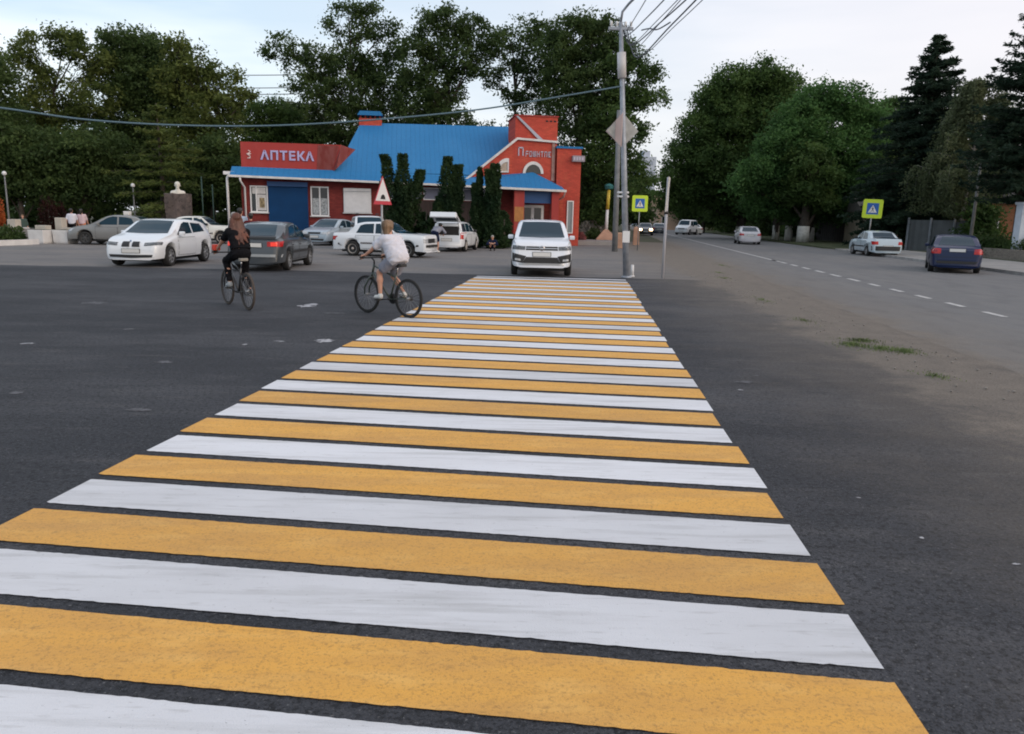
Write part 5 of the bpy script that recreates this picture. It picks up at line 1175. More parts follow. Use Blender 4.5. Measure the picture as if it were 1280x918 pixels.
m_tyre2 = mat('bicycle_tyre', (.015, .015, .015), .85)
def bicycle(root, fc, sadc, R_=.33, wb=1.04, crank=.2, steer=0):
    """x forward, wheels on the ground"""
    fm = mat('bike_frame_'+str(fc), fc, .35, coat=.4); bbk = Vector((.44, 0, .29)); rh, fh = Vector((0, 0, R_)), Vector((wb, 0, R_))
    st = Vector((.28, 0, .74)); h1, h2 = Vector((wb-.20, 0, .86)), Vector((wb-.155, 0, .70))
    b = MB(); b.tube([h1, h2], .020, 10); b.tube([bbk, h2+Vector((-.01, 0, .02))], .019, 10); b.tube([st-Vector((-.02, 0, .08)), h1+Vector((.0, 0, -.03))], .015, 10); b.tube([bbk, st], .016, 10)
    for s in (-1, 1):
        b.tube([bbk+Vector((-.03, s*.035, 0)), rh+Vector((0, s*.06, 0))], .009, 6); b.tube([st+Vector((.03, s*.02, -.10)), rh+Vector((0, s*.06, 0))], .008, 6)
    frame = b.build('frame', fm, root)
    b = MB(); b.tube([h2, h2+Vector((.02, 0, -.05))], .02, 8)
    for s in (-1, 1): b.tube([h2+Vector((.015, 0, -.05)), h2+Vector((.03, s*.055, -.08)), fh+Vector((-.005, s*.055, .12)), fh+Vector((0, s*.05, 0))], [.016, .017, .016, .012], 8)
    b.build('fork', fm, root)
    b = MB(); b.tube([st-Vector((-.0, 0, .02)), st+Vector((-.035, 0, .12))], .013, 8); b.build('seat_post', m_chrome, root)
    sp = st+Vector((-.04, 0, .13))
    b = MB(); b.prism([(-.14, -.065), (-.10, -.085), (0, -.06), (.08, -.022), (.15, -.012), (.15, .012), (.08, .022), (0, .06), (-.10, .085), (-.14, .065)], -.02, .03, lambda x, y_, z: sp+Vector((x, y_, z))); b.build('saddle', sadc, root, .012)
    b = MB(); b.tube([h1, h1+Vector((.0, 0, .06)), h1+Vector((.06, 0, .10))], .014, 8)
    hb = h1+Vector((.06, 0, .11))
    b.tube([hb+Vector((-.06, .30, .01)), hb+Vector((-.01, .12, .0)), hb, hb+Vector((-.01, -.12, .0)), hb+Vector((-.06, -.30, .01))], .012, 8); ho = b.build('handlebar', m_blkplast, root)
    for s in (-1, 1): b = MB(); b.tube([hb+Vector((-.062, s*.31, .01)), hb+Vector((-.04, s*.20, .008))], .017, 8); b.tube([hb+Vector((.0, s*.18, -.01)), hb+Vector((.02, s*.27, -.03))], .006, 5); b.build('grip', m_blkplast, ho)
    for c in (rh, fh):
        M = Matrix.Translation(c) @ Matrix.Rotation(R(90), 4, 'X')
        b = MB(); b.lathe([(R_-.021+.021*math.cos(t), .021*math.sin(t)) for t in [i*2*math.pi/10 for i in range(11)]], 48, M); w = b.build('wheel', m_tyre2, root)
        b = MB(); b.lathe([(R_-.055, -.011), (R_-.037, -.014), (R_-.037, .014), (R_-.055, .011), (R_-.055, -.011)], 48, M); b.build('rim', m_blkplast, w)
        b = MB()
        for i in range(28):
            a = i*2*math.pi/28; s = 1 if i % 2 else -1
            b.tube([c+Vector((math.cos(a+.6*s*(1 if i % 4 < 2 else -1))*.02, s*.03, math.sin(a+.6*s)*.02)), c+Vector((math.cos(a)*(R_-.05), 0, math.sin(a)*(R_-.05)))], .0016, 3, cap=False)
        b.tube([c+Vector((0, -.05, 0)), c+Vector((0, .05, 0))], .02, 8); b.build('spokes', m_galv, w)
    M = Matrix.Translation(bbk+Vector((0, -.045, 0))) @ Matrix.Rotation(R(90), 4, 'X')
    b = MB(); b.lathe([(.0, .003), (.088, .004), (.09, 0), (.088, -.004), (0, -.003)], 28, M); b.tube([bbk+Vector((0, -.06, 0)), bbk+Vector((0, .06, 0))], .02, 8)
    c_, s_ = math.cos(crank), math.sin(crank); P = {}
    for q, s in (('l', 1), ('r', -1)):
        e = bbk+Vector((.17*c_*s, s*.07, -.17*s_*s)); b.tube([bbk+Vector((0, s*.065, 0)), e], .010, 6); P[q] = e+Vector((0, s*.06, 0))
    co = b.build('crankset', m_blkplast, root)
    for q, s in (('l', 1), ('r', -1)):
        b = MB(); p = P[q]; b.box((p.x-.045, p.y-.045, p.z-.012), (p.x+.045, p.y+.045, p.z+.012)); b.build('pedal', m_blkplast, co)
    b = MB()
    for dz0, dz1 in ((.088, .035), (-.088, -.035)): b.tube([bbk+Vector((0, -.045, dz0)), rh+Vector((0, -.045, dz1))], .004, 4)
    M = Matrix.Translation(rh+Vector((0, -.045, 0))) @ Matrix.Rotation(R(90), 4, 'X'); b.lathe([(0, .01), (.05, .012), (.035, -.012), (0, -.012)], 16, M); b.build('chain', m_blkplast, root)
    return P, hb, sp
def ride(label, blabel, rear, rz, fc, sadc, crank, s, dress):
    L_ = (rear[0], rear[1], 0); br = thing('bicycle', blabel, 'bicycle', L_, R(rz), 'bicycles ridden across the square')
    P, hb, sp = bicycle(br, fc, sadc, crank=crank)
    pr = thing('person', label, 'person', L_, R(rz))
    pel = sp+Vector((.0, 0, .03+.10*s)); ln = dress.get('lean', .32)
    ch = pel+Vector((math.sin(ln)*.33*s, 0, math.cos(ln)*.33*s)); nk = ch+Vector((math.sin(ln)*.15*s, 0, math.cos(ln)*.13*s)); hd = nk+Vector((.02, 0, .145*s))
    J = dict(pelvis=pel, chest=ch, neck=nk, head=hd, grip=.95)
    for q, sg in (('l', 1), ('r', -1)):
        J['sh_'+q] = ch+Vector((.03, sg*.165*s, .055*s)); J['wr_'+q] = hb+Vector((-.105, sg*.235, .055)); J['el_'+q] = ik(J['sh_'+q], J['wr_'+q], .27*s, .25*s, (-.1, sg*.8, -.8))
        J['hd_'+q] = (.9, 0, -.15); J['pn_'+q] = (0, 0, -1)
        J['hip_'+q] = pel+Vector((.03, sg*.085*s, -.02)); an = P[q]+Vector((-.05, -sg*.01, .105*s)); J['an_'+q] = an; J['toe_'+q] = P[q]+Vector((.06, 0, .045*s)); J['kn_'+q] = ik(J['hip_'+q], an, .42*s, .41*s, (1, sg*.1, .2))
    a = math.radians(dress.get('face', 0)); figure(pr, J, s, dress['top'], dress['bottom'], dress['shoe'], dress['hair'], dress['style'], .0085, dress['sleeve'], dress['leg'], (math.cos(a), math.sin(a), dress.get('fz', 0)), dress.get('hem', -.02), dress.get('loose', .02), waist_gap=dress.get('gap', 0))
    return br, pr, J
b2, p2, J2 = ride('person in loose white T-shirt and grey shorts riding a bicycle, looking over one shoulder', 'dark green mountain bicycle with its rear wheel on the edge of the striped crossing', (-1.76, 12.66), 142,
     (.035, .05, .04), m_blkplast, .12, .92, dict(top=c_white, bottom=c_grey, shoe=s_white, hair=m_hair_b, style='bun', sleeve=.75, leg=.66, face=-80, fz=.25, hem=-.10, loose=.045, lean=.50))
b1, p1, J1 = ride('person all in black with long auburn hair riding a bicycle away from the viewer', 'dark bicycle with brownish tyres ridden away by the person with long auburn hair', (-4.66, 13.25), 129,
     (.03, .03, .032), mat('worn_grey_saddle', (.25, .23, .2), .7), -.35, .96, dict(top=c_black, bottom=c_black, shoe=s_grey, hair=m_hair_r, style='long', sleeve=.72, leg=1.85, face=-8, hem=.05, loose=.012, lean=.34, gap=.04))
for o in b1.children:
    if o.name.startswith('wheel'): o.data.materials[0] = mat('brown_dusty_tyre', (.07, .055, .045), .9)
b = MB(); w = J1['wr_l']; b.box((w.x-.02, w.y-.06, w.z-.02), (w.x+.09, w.y+.07, w.z+.085)); o = b.build('handlebar_bag', mat('bright_red_cloth', (.62, .06, .035), .7), None, .02)
o.location = b1.location; o.rotation_euler = b1.rotation_euler; tag(o, 'small bright red bag on the left grip of the auburn-haired rider', 'bag')

def stander(label, loc, rz, h, top, bottom, shoe, hair, style, pose='stand', sleeve=.7, leg=1.9, cell=.014, face=0, group=None):
    pr = thing('person', label, 'person', loc, R(rz), group); s = h/1.72; st = .16 if pose == 'walk' else .0
    bend = 0; pz = .93*s; V_ = Vector
    if pose == 'bend': bend = 1.15
    pel = V_((-.12*s if pose == 'bend' else 0, 0, pz)); ch = pel+V_((math.sin(bend)*.35*s, 0, math.cos(bend)*.35*s)); nk = ch+V_((math.sin(bend)*.15*s, 0, math.cos(bend)*.14*s)); hd = nk+V_((math.sin(bend*.8)*.15*s, 0, max(.06, math.cos(bend*.8)*.15)*s))
    if pose == 'crouch':
        pel = V_((-.05, 0, .24*s)); ch = V_((.08, 0, .52*s)); nk = V_((.13, 0, .64*s)); hd = V_((.17, 0, .78*s))
    J = dict(pelvis=pel, chest=ch, neck=nk, head=hd, grip=.3)
    for q, sg in (('l', 1), ('r', -1)):
        J['sh_'+q] = ch+V_((.02, sg*.18*s, .06*s)); J['hip_'+q] = pel+V_((0, sg*.09*s, -.02)); sx = st*sg
        if pose == 'bend': J['wr_'+q] = J['sh_'+q]+V_((.32*s, -sg*.04, -.30*s)); J['el_'+q] = ik(J['sh_'+q], J['wr_'+q], .28*s, .25*s, (0, sg, -.6)); J['pn_'+q] = (0, 0, -1)
        elif pose == 'crouch': J['wr_'+q] = V_((.33, sg*.07, .42*s)); J['el_'+q] = ik(J['sh_'+q], J['wr_'+q], .28*s, .25*s, (0, sg, -.6)); J['pn_'+q] = (0, -sg, 0)
        else: J['wr_'+q] = J['sh_'+q]+V_((-sx*.9+.03, sg*.07*s, -.51*s)); J['el_'+q] = ik(J['sh_'+q], J['wr_'+q], .28*s, .26*s, (-1, sg*.4, 0)); J['pn_'+q] = (0, -sg, 0)
        an = V_((sx*1.5, sg*.09*s, .085*s + (.05 if pose == 'walk' and sg < 0 else 0)))
        if pose == 'crouch': an = V_((.06, sg*.11*s, .085*s))
        J['an_'+q] = an; J['toe_'+q] = an+V_((.14*s, sg*.02, -.055*s)); J['kn_'+q] = ik(J['hip_'+q], an, .425*s, .425*s, (1, sg*.15, 0))
    a = math.radians(face); figure(pr, J, s, top, bottom, shoe, hair, style, cell, sleeve, leg, (math.cos(a), math.sin(a), -.6 if pose == 'bend' else 0), -.06, .022, True)
    return pr
GW = 'people walking in the park'
stander('person in white T-shirt and black shorts walking, left of a pair behind the planters', T(92, 41), 100, 1.70, c_white, c_black, s_dark, m_hair_d, 'short', 'walk', .8, .8, group=GW)
stander('person in pinkish white top and orange shorts walking, right of a pair behind the planters', T(104.5, 41.4), 95, 1.68, c_pink, c_orange, s_dark, m_hair_d, 'bun', 'walk', .8, .95, group=GW)
stander('small child in grey-green clothes standing behind the low wall on the far left', T(31, 40.5), -60, 1.32, c_green, c_green, s_dark, m_hair_b, 'short', 'stand', 1.5, 1.9)
stander('grey-haired person in a navy top standing left of two others before the pharmacy corner', T(294, 28), 60, 1.70, c_navy, c_navy, s_dark, m_hair_g, 'short', 'stand', 1.2)
stander('black-haired person in a pale blue-white shirt in the middle of three before the pharmacy corner', T(302, 28.6), 80, 1.86, c_blue, c_grey, s_dark, m_hair_d, 'short', 'stand', .9)
stander('person in dark red and black clothes, right of three before the pharmacy corner', T(314.5, 28.4), 120, 1.68, c_red, c_black, s_dark, m_hair_d, 'short', 'stand', 1.6)
stander('person in grey top and dark shorts bending into the open boot of the estate car', (-3.75, 36.45, 0), 68, 1.74, c_grey, c_navy, s_white, m_hair_d, 'short', 'bend', 1.4, .85)
stander('person crouching in dark clothes beneath the upright thujas near the porch', T(616, 39.5), -95, 1.5, c_navy, c_black, s_dark, m_hair_g, 'short', 'crouch', 1.7)

# ================================================================== STREET FURNITURE
m_pole = mat('grey_painted_steel', (.29, .315, .355), .5, metal=.3, var=.2, vscale=6)
m_concpole = mat('grey_concrete_pole', (.17, .175, .18), .85, var=.25, vscale=4)
m_wire = mat('cable_grey', (.09, .10, .12), .6); m_wire_b = mat('cable_blue_grey', (.07, .13, .17), .6)
m_signy = mat('fluorescent_yellow_green', (.50, .66, .03), .5); m_signb = mat('sign_blue', (.01, .10, .38), .45); m_signw = mat('sign_white', (.68, .68, .68), .45)
m_signk = mat('sign_black', (.01, .01, .01), .6); m_signr = mat('sign_red', (.50, .05, .07), .45); m_signback = mat('sign_back_grey', (.27, .28, .28), .5, metal=.3, var=.2, vscale=5)
# lamp pole with crossarm, lamp arm and the backs of two diamond signs
pb_ = gz(783, 347); tp = at(776, 28, 23.0)
LP_ = thing('lamp_pole', 'tall grey steel lamp pole with white sleeve at the far right corner of the crossing', 'lamp pole', pb_)
rel = lambda v: Vector(v)-pb_
def onp(py): t = (at(779, py, 23).z)/tp.z; return rel(pb_.lerp(tp, t))
b = MB(); b.tube([rel(pb_)-Vector((0, 0, .1)), onp(200), rel(tp)], [.095, .085, .055], 12); b.lathe([(.16, 0), (.16, .03), (.10, .06), (.10, .0)], 12); pole = b.build('pole', m_pole, LP_)
b = MB(); pts = [rel(tp), rel(at(778, 15, 23)), rel(at(786, 5, 22.8)), rel(at(803, -12, 22.4)), rel(at(840, -34, 21.6))]; b.tube(pts, .035, 8); arm = b.build('lamp_arm', m_pole, LP_)
b = MB(); e = pts[-1]; b.prism([(0, -.05), (.15, -.10), (.7, -.11), (.8, -.03), (.7, .05), (.1, .05)], -.12, .12, lambda x, z, y_: e+Vector((x, y_*1-x*.4, z))); b.build('lamp_head', m_galv, arm, .02)
b = MB(); c = (onp(66)+onp(97))*.5; h = (onp(66)-onp(97)).length; b.tube([onp(98), onp(66)], .125, 14); b.build('white_sleeve', mat('white_sleeve_plastic', (.55, .54, .54), .5), pole)
b = MB(); c = onp(36); b.box((c.x-.35, c.y-.04, c.z-.04), (c.x+.35, c.y+.04, c.z+.04)); ca = b.build('crossarm', m_pole, LP_)
for dx in (-.28, -.12, .12, .28): b = MB(); b.lathe([(0, .16), (.03, .15), (.045, .11), (.03, .08), (.045, .05), (.015, .03), (.015, 0)], 8, Matrix.Translation((c.x+dx, c.y, c.z+.04))); b.build('insulator', m_signw, ca)
for py in (241, 246): b = MB(); q = onp(py); b.tube([q-Vector((.22, .04, 0)), q+Vector((.12, -.02, 0))], .03, 8); b.build('clamp', m_signw, pole)
b = MB(); q = onp(296); b.box((q.x-.10, q.y-.115, q.z-.17), (q.x+.11, q.y-.10, q.z+.17)); b.build('paper_notice', m_signw, pole)
q = onp(163); dg = .49
for nm, M_, mm in (('sign_plate', Matrix.Translation(q+Vector((.0, .12, 0))) @ Matrix.Rotation(R(12), 4, 'Z'), m_signback), ('sign_plate', Matrix.Translation(q+Vector((-.04, -.12, 0))) @ Matrix.Rotation(R(-48), 4, 'Z'), mat('pinkish_sign_face', (.55, .40, .36), .5))):
    b = MB(); z0 = 0 if mm is m_signback else .0
    b.prism([(0, -dg), (dg, 0), (0, dg), (-dg, 0)] if mm is m_signback else [(-.01, -dg*.97), (-.01, dg*.97), (-dg*1.28, 0)], -.008, .008, lambda x, z, d: M_ @ Vector((x, d, z))); sp_ = b.build(nm, mm, LP_, .0)
pc = T(769, 42); b = MB(); b.tube([(0, 0, -.1), (-.05, 0, 3.6), (-.12, 0, 7.4)], [.16, .14, .11], 12); o = b.build('concrete_post', m_concpole); o.location = pc
tag(o, 'thicker grey concrete pole standing behind and left of the lamp pole', 'pole')
# wires fanning overhead to the upper right
def wire(name, pts, r_, m, label, group=None, sag=0, n=24):
    P = [Vector(p) for p in pts]; out_ = []
    if len(P) == 2:
        for i in range(n+1):
            t = i/n; p = P[0].lerp(P[1], t); p.z -= sag*4*t*(1-t); out_.append(p)
    else:
        for i in range(len(P)-1):
            p0, p1, p2, p3 = P[max(i-1, 0)], P[i], P[i+1], P[min(i+2, len(P)-1)]
            for j in range(8):
                t = j/8; out_.append(.5*((2*p1)+(p2-p0)*t+(2*p0-5*p1+4*p2-p3)*t*t+(3*p1-p0-3*p2+p3)*t**3))
        out_.append(P[-1])
    b = MB(); b.tube(out_, r_, 5); o = b.build(name, m); tag(o, label, 'wire', group); return o
GWI = 'wires fanning from the lamp pole to the upper right'
wtop = pb_ + onp(36)
for i, (sx, sy, ex, ey, rr, lb) in enumerate([
    (781, 40, 806, 0, .010, 'thin wire rising steeply beside the lamp arm, leftmost of the fan'), (784, 44, 828, 0, .014, 'wire leaving the lamp pole toward the upper right, second from the left of the fan'),
    (788, 56, 845, 0, .010, 'thin wire in the left half of the overhead fan, ending mid-sky'), (789, 57, 855, 0, .016, 'thicker dark wire through the middle of the overhead fan'),
    (792, 62, 849, 0, .010, 'faint lower wire crossing under the middle of the overhead fan'), (796, 72, 868, 0, .018, 'lowest thick dark wire along the right edge of the overhead fan'), (800, 70, 876, 0, .010, 'thin pale wire, rightmost of the overhead fan')]):
    st = at(sx, sy, 22.9); k_ = 1.35; en = at(sx+(ex-sx)*k_*1.25, sy+(ey-sy)*k_*1.25, 13.5)
    a = wtop + Vector((.05*i-.1, 0, .1)); wire('overhead_wire', [a, st, (st+en)*.5-Vector((0, 0, .05)), en], rr, m_wire, lb, GWI)
wire('overhead_wire', [at(802, 38, 19.5), at(812, 36, 19), at(822, 37, 18.6), at(838, 28, 18)], .016, m_wire, 'short hooked cable joining two wires of the overhead fan', GWI)
wire('overhead_cable', [at(-140, 118, 15.5), at(0, 135, 16.5), at(110, 150, 17.5), at(230, 157, 18.5), at(350, 157, 19.5), at(480, 149, 20.5), at(600, 137, 21.5), at(700, 121, 22.3), at(777, 108, 23)], .022, m_wire_b, 'long blue-grey cable sagging across the whole left half in front of the park trees')
for i, py in enumerate((95, 111, 119)):
    wire('overhead_wire', [at(150, py-4, 95), at(460, py-4, 95)], .05, m_wire, ['upper', 'middle', 'lowest'][i]+' of three distant wires crossing the gap between park trees and pharmacy trees', 'distant power lines behind the trees', .3)
# pedestrian crossing signs
def ped_sign(label, loc, rz, zc, S_, ph, pm, tilt=0):
    root = thing('pedestrian_crossing_sign', label, 'road sign', loc, R(rz)); b = MB(); b.tube([(0, .03, -.1), (tilt*zc*.5, .03, zc+S_*.5)], ph, 10); b.build('post', pm, root)
    M_ = Matrix.Translation((tilt*zc*.5, 0, zc)) @ Matrix.Rotation(R(tilt*30), 4, 'Y'); F2 = lambda x, z, d: M_ @ Vector((x*S_, d-.02, z*S_))
    def pr(nm, polys, d0, d1, m, par):
        b = MB()
        for p in polys: b.prism(p, d0, d1, F2)
        return b.build(nm, m, par)
    h = .5; c_ = .06
    bd = pr('backing_board', [[(-h+c_, -h), (h-c_, -h), (h, -h+c_), (h, h-c_), (h-c_, h), (-h+c_, h), (-h, h-c_), (-h, -h+c_)]], 0, .012, m_signy, root)
    g = .30; pr('blue_face', [[(-g, -g), (g, -g), (g, g), (-g, g)]], -.004, -.0005, m_signb, bd)
    pr('white_triangle', [[(-.23, -.21), (.23, -.21), (0, .20)]], -.008, -.0045, m_signw, bd)
    pr('walking_figure', [[(-.02, .10), (.0, .125), (.02, .10), (.02, .08), (0, .06), (-.02, .08)], [(-.02, .055), (.025, .055), (.03, -.05), (-.02, -.05)], [(.0, -.051), (.03, -.051), (.065, -.16), (.04, -.17)], [(-.02, -.051), (-.001, -.051), (-.03, -.11), (-.06, -.17), (-.085, -.16)],
        [(.026, .05), (.07, -.01), (.06, -.02), (.03, .01)], [(-.021, .05), (-.065, .0), (-.055, -.012), (-.021, .01)]], -.0115, -.0085, m_signk, bd)
    pr('crossing_bars', [[(x, -.20), (x+.03, -.20), (x+.022, -.178), (x+.008, -.178)] for x in (-.17, -.11, .09, .15)], -.0115, -.0085, m_signk, bd)
    return root
ped_sign('yellow-green pedestrian crossing sign on a thin post just right of the tall lamp pole', T(797.5, 44), 4, 2.64, .90, .028, m_galv)
ped_sign('tilted yellow-green pedestrian crossing sign above the pale silver-blue saloon', T(1085, 49.5), -14, 2.75, 1.18, .035, m_galv, .05)
# speed-hump warning triangle
tri = thing('warning_sign', 'red-bordered white triangular warning sign seen at a slant above the cyclist in white', 'road sign', T(479, 25), R(66))
b = MB(); b.tube([(0, .04, -.1), (0, .04, 2.85)], .034, 10); b.build('post', m_galv, tri)
tz = 2.02; b = MB(); b.prism([(-.52, tz), (.52, tz), (0, tz+.90)], -.006, .006, FM); f_ = b.build('red_plate', m_signr, tri, .002)
b = MB(); b.prism([(-.42, tz+.115), (.42, tz+.115), (0, tz+.83)], -.011, -.0065, FM); b.build('white_face', m_signw, f_)
b = MB(); b.prism([(-.16, tz+.17)]+[(.13*math.cos(t), tz+.19+.13*math.sin(t)) for t in [math.pi-i*math.pi/8 for i in range(9)]]+[(.16, tz+.17)], -.015, -.0115, FM); b.build('hump_symbol', m_signk, f_)
# post with a sign seen edge-on
pp = gz(828, 348); q = at(835.5, 222, 23)-pp
o = thing('edge_on_sign', 'slim pale post topped by a narrow whitish sign seen edge-on, right of the lamp pole', 'road sign', pp)
b = MB(); b.tube([(0, 0, -.1), (q.x*.98, 0, q.z)], .042, 10); b.build('post', mat('pale_grey_post', (.40, .40, .43), .6), o)
b = MB(); M_ = Matrix.Translation((q.x*.8, -.03, q.z-.5)) @ Matrix.Rotation(R(3.0), 4, 'Y') @ Matrix.Rotation(R(76), 4, 'Z'); b.box((-.35, -.012, -.5), (.35, .012, .5), M=M_); b.build('sign_plate', mat('pale_sign_edge', (.52, .50, .47), .6), o)
b = MB(); b.tube([(q.x*.55, 0, q.z-1.06), (q.x*.58, 0, q.z-.98)], .06, 10); b.build('clamp', m_blkplast, o)
b = MB(); b.tube([(0, 0, 0), (0, 0, .36)], [.055, .045], 10); b.lathe([(.075, 0), (.075, .03), (.05, .04)], 10); o = b.build('marker_post', m_signw); o.location = gz(790, 346); tag(o, 'tiny white marker stub on the ground beside the lamp pole foot', 'post')
# raised island with the yellow lantern column
isl = MB(); x0, x1 = Xat(712, 52), Xat(779, 52)
isl.prism([(x0, 51.5), (x1, 52), (x1+1.4, 64), (x0, 66)], -.05, .24, lambda x, y_, z: Vector((x, y_, z))); tag(isl.build('kerbed_island', m_walk), kind='structure')

pv = T(757, 57); r0 = thing('lantern_column', 'yellow and white lantern column rising from a tan pyramid base on the island', 'lamp post', (pv[0], 57, .24))
b = MB(); b.lathe([(1.10, 0), (1.06, .10), (.20, .74), (.0, .78)], 4, Matrix.Rotation(R(45), 4, 'Z'), smooth=False); b.build('pyramid_base', mat('tan_stone', (.42, .25, .17), .85, var=.15, vscale=3), r0)
b = MB(); b.tube([(0, 0, .5), (.04, 0, 2.2)], [.13, .10], 12); b.build('lower_column', m_signw, r0); b = MB(); b.tube([(.04, 0, 2.2), (.08, 0, 3.6)], [.125, .12], 12); b.build('upper_column', mat('column_yellow', (.55, .42, .05), .6), r0)
b = MB(); b.lathe([(.10, 3.6), (.30, 3.68), (.34, 3.9), (.22, 4.0), (.0, 4.08)], 8, Matrix.Translation((.08, 0, 0)), smooth=False); b.build('lantern', mat('lantern_teal', (.03, .14, .14), .4), r0)
def bush(label, loc, w, h, seed, m, name='bush', leaf=.12, n=1600, cat='bush'):
    r = np.random.default_rng(seed); root = thing(name, label, cat, loc)
    q = r.normal(size=(n, 3)); q /= np.linalg.norm(q, axis=1)[:, None]; q[:, 2] = abs(q[:, 2]); p = q*(r.random(n)**.35)[:, None]*(1+.25*np.sin(q[:, 0]*5+seed)*np.sin(q[:, 1]*4))[:, None]*np.array([w/2, w/2, h])
    b = MB()
    for i in range(6): a = i*1.05; b.tube([(0, 0, -.03), (math.cos(a)*w*.28, math.sin(a)*w*.28, h*.7)], [.025, .008], 5)
    b.build('stem', m_bark, root); leaves('foliage', p, leaf*(.6+.8*r.random(n)), m, root, seed=seed); return root
lf_pale = leafmat('pale_blossom', (.30, .28, .25), (.50, .48, .44)); lf_orange = leafmat('orange_blossom', (.35, .07, .02), (.50, .16, .05)); lf_red = leafmat('dark_red_leaves', (.022, .010, .009), (.055, .016, .013))
bush('pale blossoming bush on the island left of the lantern column', (Xat(738, 60), 60, .24), 2.2, 1.35, 1, lf_pale, leaf=.16)
bush('low dark green bush before the pale blossoming one on the island', (Xat(741, 57.5), 57.2, .24), 1.3, .8, 2, lf_dark)
bush('small pink flowering plant on the island beside the tower wall', (Xat(725, 55), 55, .24), .8, .5, 3, leafmat('pink_blossom', (.30, .09, .08), (.45, .22, .22)))
for px, Y, h, lb in ((775, 47, .95, 'tan concrete stub at the foot of the poles, left one'), (795, 54, 1.25, 'pinkish concrete stub under the pedestrian crossing sign')):
    b = MB(); b.lathe([(.30, 0), (.27, h*.9), (.20, h), (0, h)], 4, Matrix.Rotation(R(40), 4, 'Z'), smooth=False); o = b.build('concrete_bollard', mat('tan_stone', (.42, .25, .17)), bevel=.03); o.location = T(px, Y); tag(o, lb, 'bollard')
# bust on granite block
bs = thing('stone_bust', 'white bust on a rough dark granite block before the park conifer', 'statue', T(226, 44.5), R(-70))
b = MB(); b.prism([(-.68, -.68), (.68, -.68), (.68, .68), (-.68, .68)], 0, 2.62, lambda x, y_, z: Vector((x*(.90+.055*z)*(1), y_*(.9+.04*z), z)))
bmesh.ops.subdivide_edges(b.bm, edges=b.bm.edges[:], cuts=5, use_grid_fill=True)
r = random.Random(3)
for v in b.bm.verts: v.co += Vector((r.uniform(-.05, .05), r.uniform(-.05, .05), r.uniform(-.04, .03) if v.co.z > .1 else 0))
b.build('granite_block', layered('rough_granite', (.085, .07, .065), [((.17, .13, .12), 2, .45, .65, .8, (1, 1, 1)), ((.03, .025, .025), 7, .5, .65, .8, (1, 1, 1))], bump=1, bscale=12), bs)
K = 1.75; z0 = 2.56
sp2 = [((0, .26, z0+.10), (0, -.26, z0+.10), .15, .15, .06), ((0, 0, z0), (0, 0, z0+.22), .20, .15, .08), ((.02, 0, z0+.15), (.04, 0, z0+.42), .10, .09, .04), ((0, 0, z0+.60), (.03, 0, z0+.58), .155, .145, .04), ((.04, 0, z0+.52), (.10, 0, z0+.40), .10, .065, .04), ((.16, 0, z0+.56), (.19, 0, z0+.50), .018, .024, .02), ((.0, .145, z0+.54), (.0, .148, z0+.50), .022, .02, .02), ((.0, -.145, z0+.54), (.0, -.148, z0+.50), .022, .02, .02), ((.14, .05, z0+.60), (.14, -.05, z0+.60), .022, .022, .03)]
sdf_obj('bust', sp2, .018, mat('white_plaster', (.60, .58, .52), .8, var=.08, vscale=5), bs, [((0, 0, z0-.02), (0, 0, -1))])
# planters, low wall and shrubs at the far left
m_plw = mat('white_washed_concrete', (.60, .59, .58), .8, var=.1, vscale=3); m_cream = mat('cream_stone', (.46, .42, .36), .8, var=.12, vscale=4)
for px, Y, lb in ((52.5, 36.8, 'white square planter box, left of the two in front of the park'), (82.5, 37.2, 'white square planter box, right of the two, beside the grey-beige saloon')):
    t_ = thing('planter', lb, 'planter', T(px, Y), R(-8), 'white planter boxes in front of the park')
    b = MB(); b.prism([(-.40, -.40), (.40, -.40), (.40, .40), (-.40, .40)], .05, .64, lambda x, y_, z: Vector((x*(.94+.1*z), y_*(.94+.1*z), z))); b.box((-.36, -.36, 0), (.36, .36, .05)); b.build('box', m_plw, t_, .015)
    b = MB(); b.box((-.38, -.38, .641), (.38, .38, .655)); b.build('soil', m_soil, t_)
def block(label, loc, sx, sy, h, m, name='stone_block', cat='block', rz=-8):
    b = MB(); b.box((-sx/2, -sy/2, 0), (sx/2, sy/2, h)); o = b.build(name, m, None, .02); o.location = loc; o.rotation_euler = (0, 0, R(rz)); return tag(o, label, cat)
block('low cream stone bench block behind the left white planter', T(55.5, 38.2), .58, .4, .82, m_cream)
block('tall cream stone block behind the right white planter', T(78, 39), .38, .38, 1.20, m_cream)
block('short cream stone block between the right planter and the silver bonnet', T(87, 38.6), .36, .36, .72, m_cream)
block('cream stone block standing on the low wall at the far left', (Xat(20, 38.6), 38.6, .62), .44, .4, .46, m_cream)
b = MB(); b.prism([(Xat(-30, 38), 38.0), (Xat(44, 38.9), 38.9), (Xat(44, 38.9), 39.2), (Xat(-30, 38), 38.3)], 0, .62, lambda x, y_, z: Vector((x, y_, z))); wl_ = b.build('low_wall', mat('grey_render', (.20, .19, .19), .9, var=.2, vscale=2)); tag(wl_, 'low grey rendered wall with pale capping at the far left', 'wall')
b = MB(); b.prism([(Xat(-30, 38), 37.95), (Xat(30, 38.7), 38.70), (Xat(30, 38.7), 39.25), (Xat(-30, 38), 38.35)], .621, .68, lambda x, y_, z: Vector((x, y_, z))); b.build('capping', m_plw, wl_)
k0, k1 = gz(-40, 309), gz(41, 306)
b = MB(); b.prism([(k0.x, k0.y), (k1.x, k1.y), (k1.x, k1.y+.5), (k0.x, k0.y+.5)], -.02, .24, lambda x, y_, z: Vector((x, y_, z))); tag(b.build('white_kerb', m_plw), kind='structure')
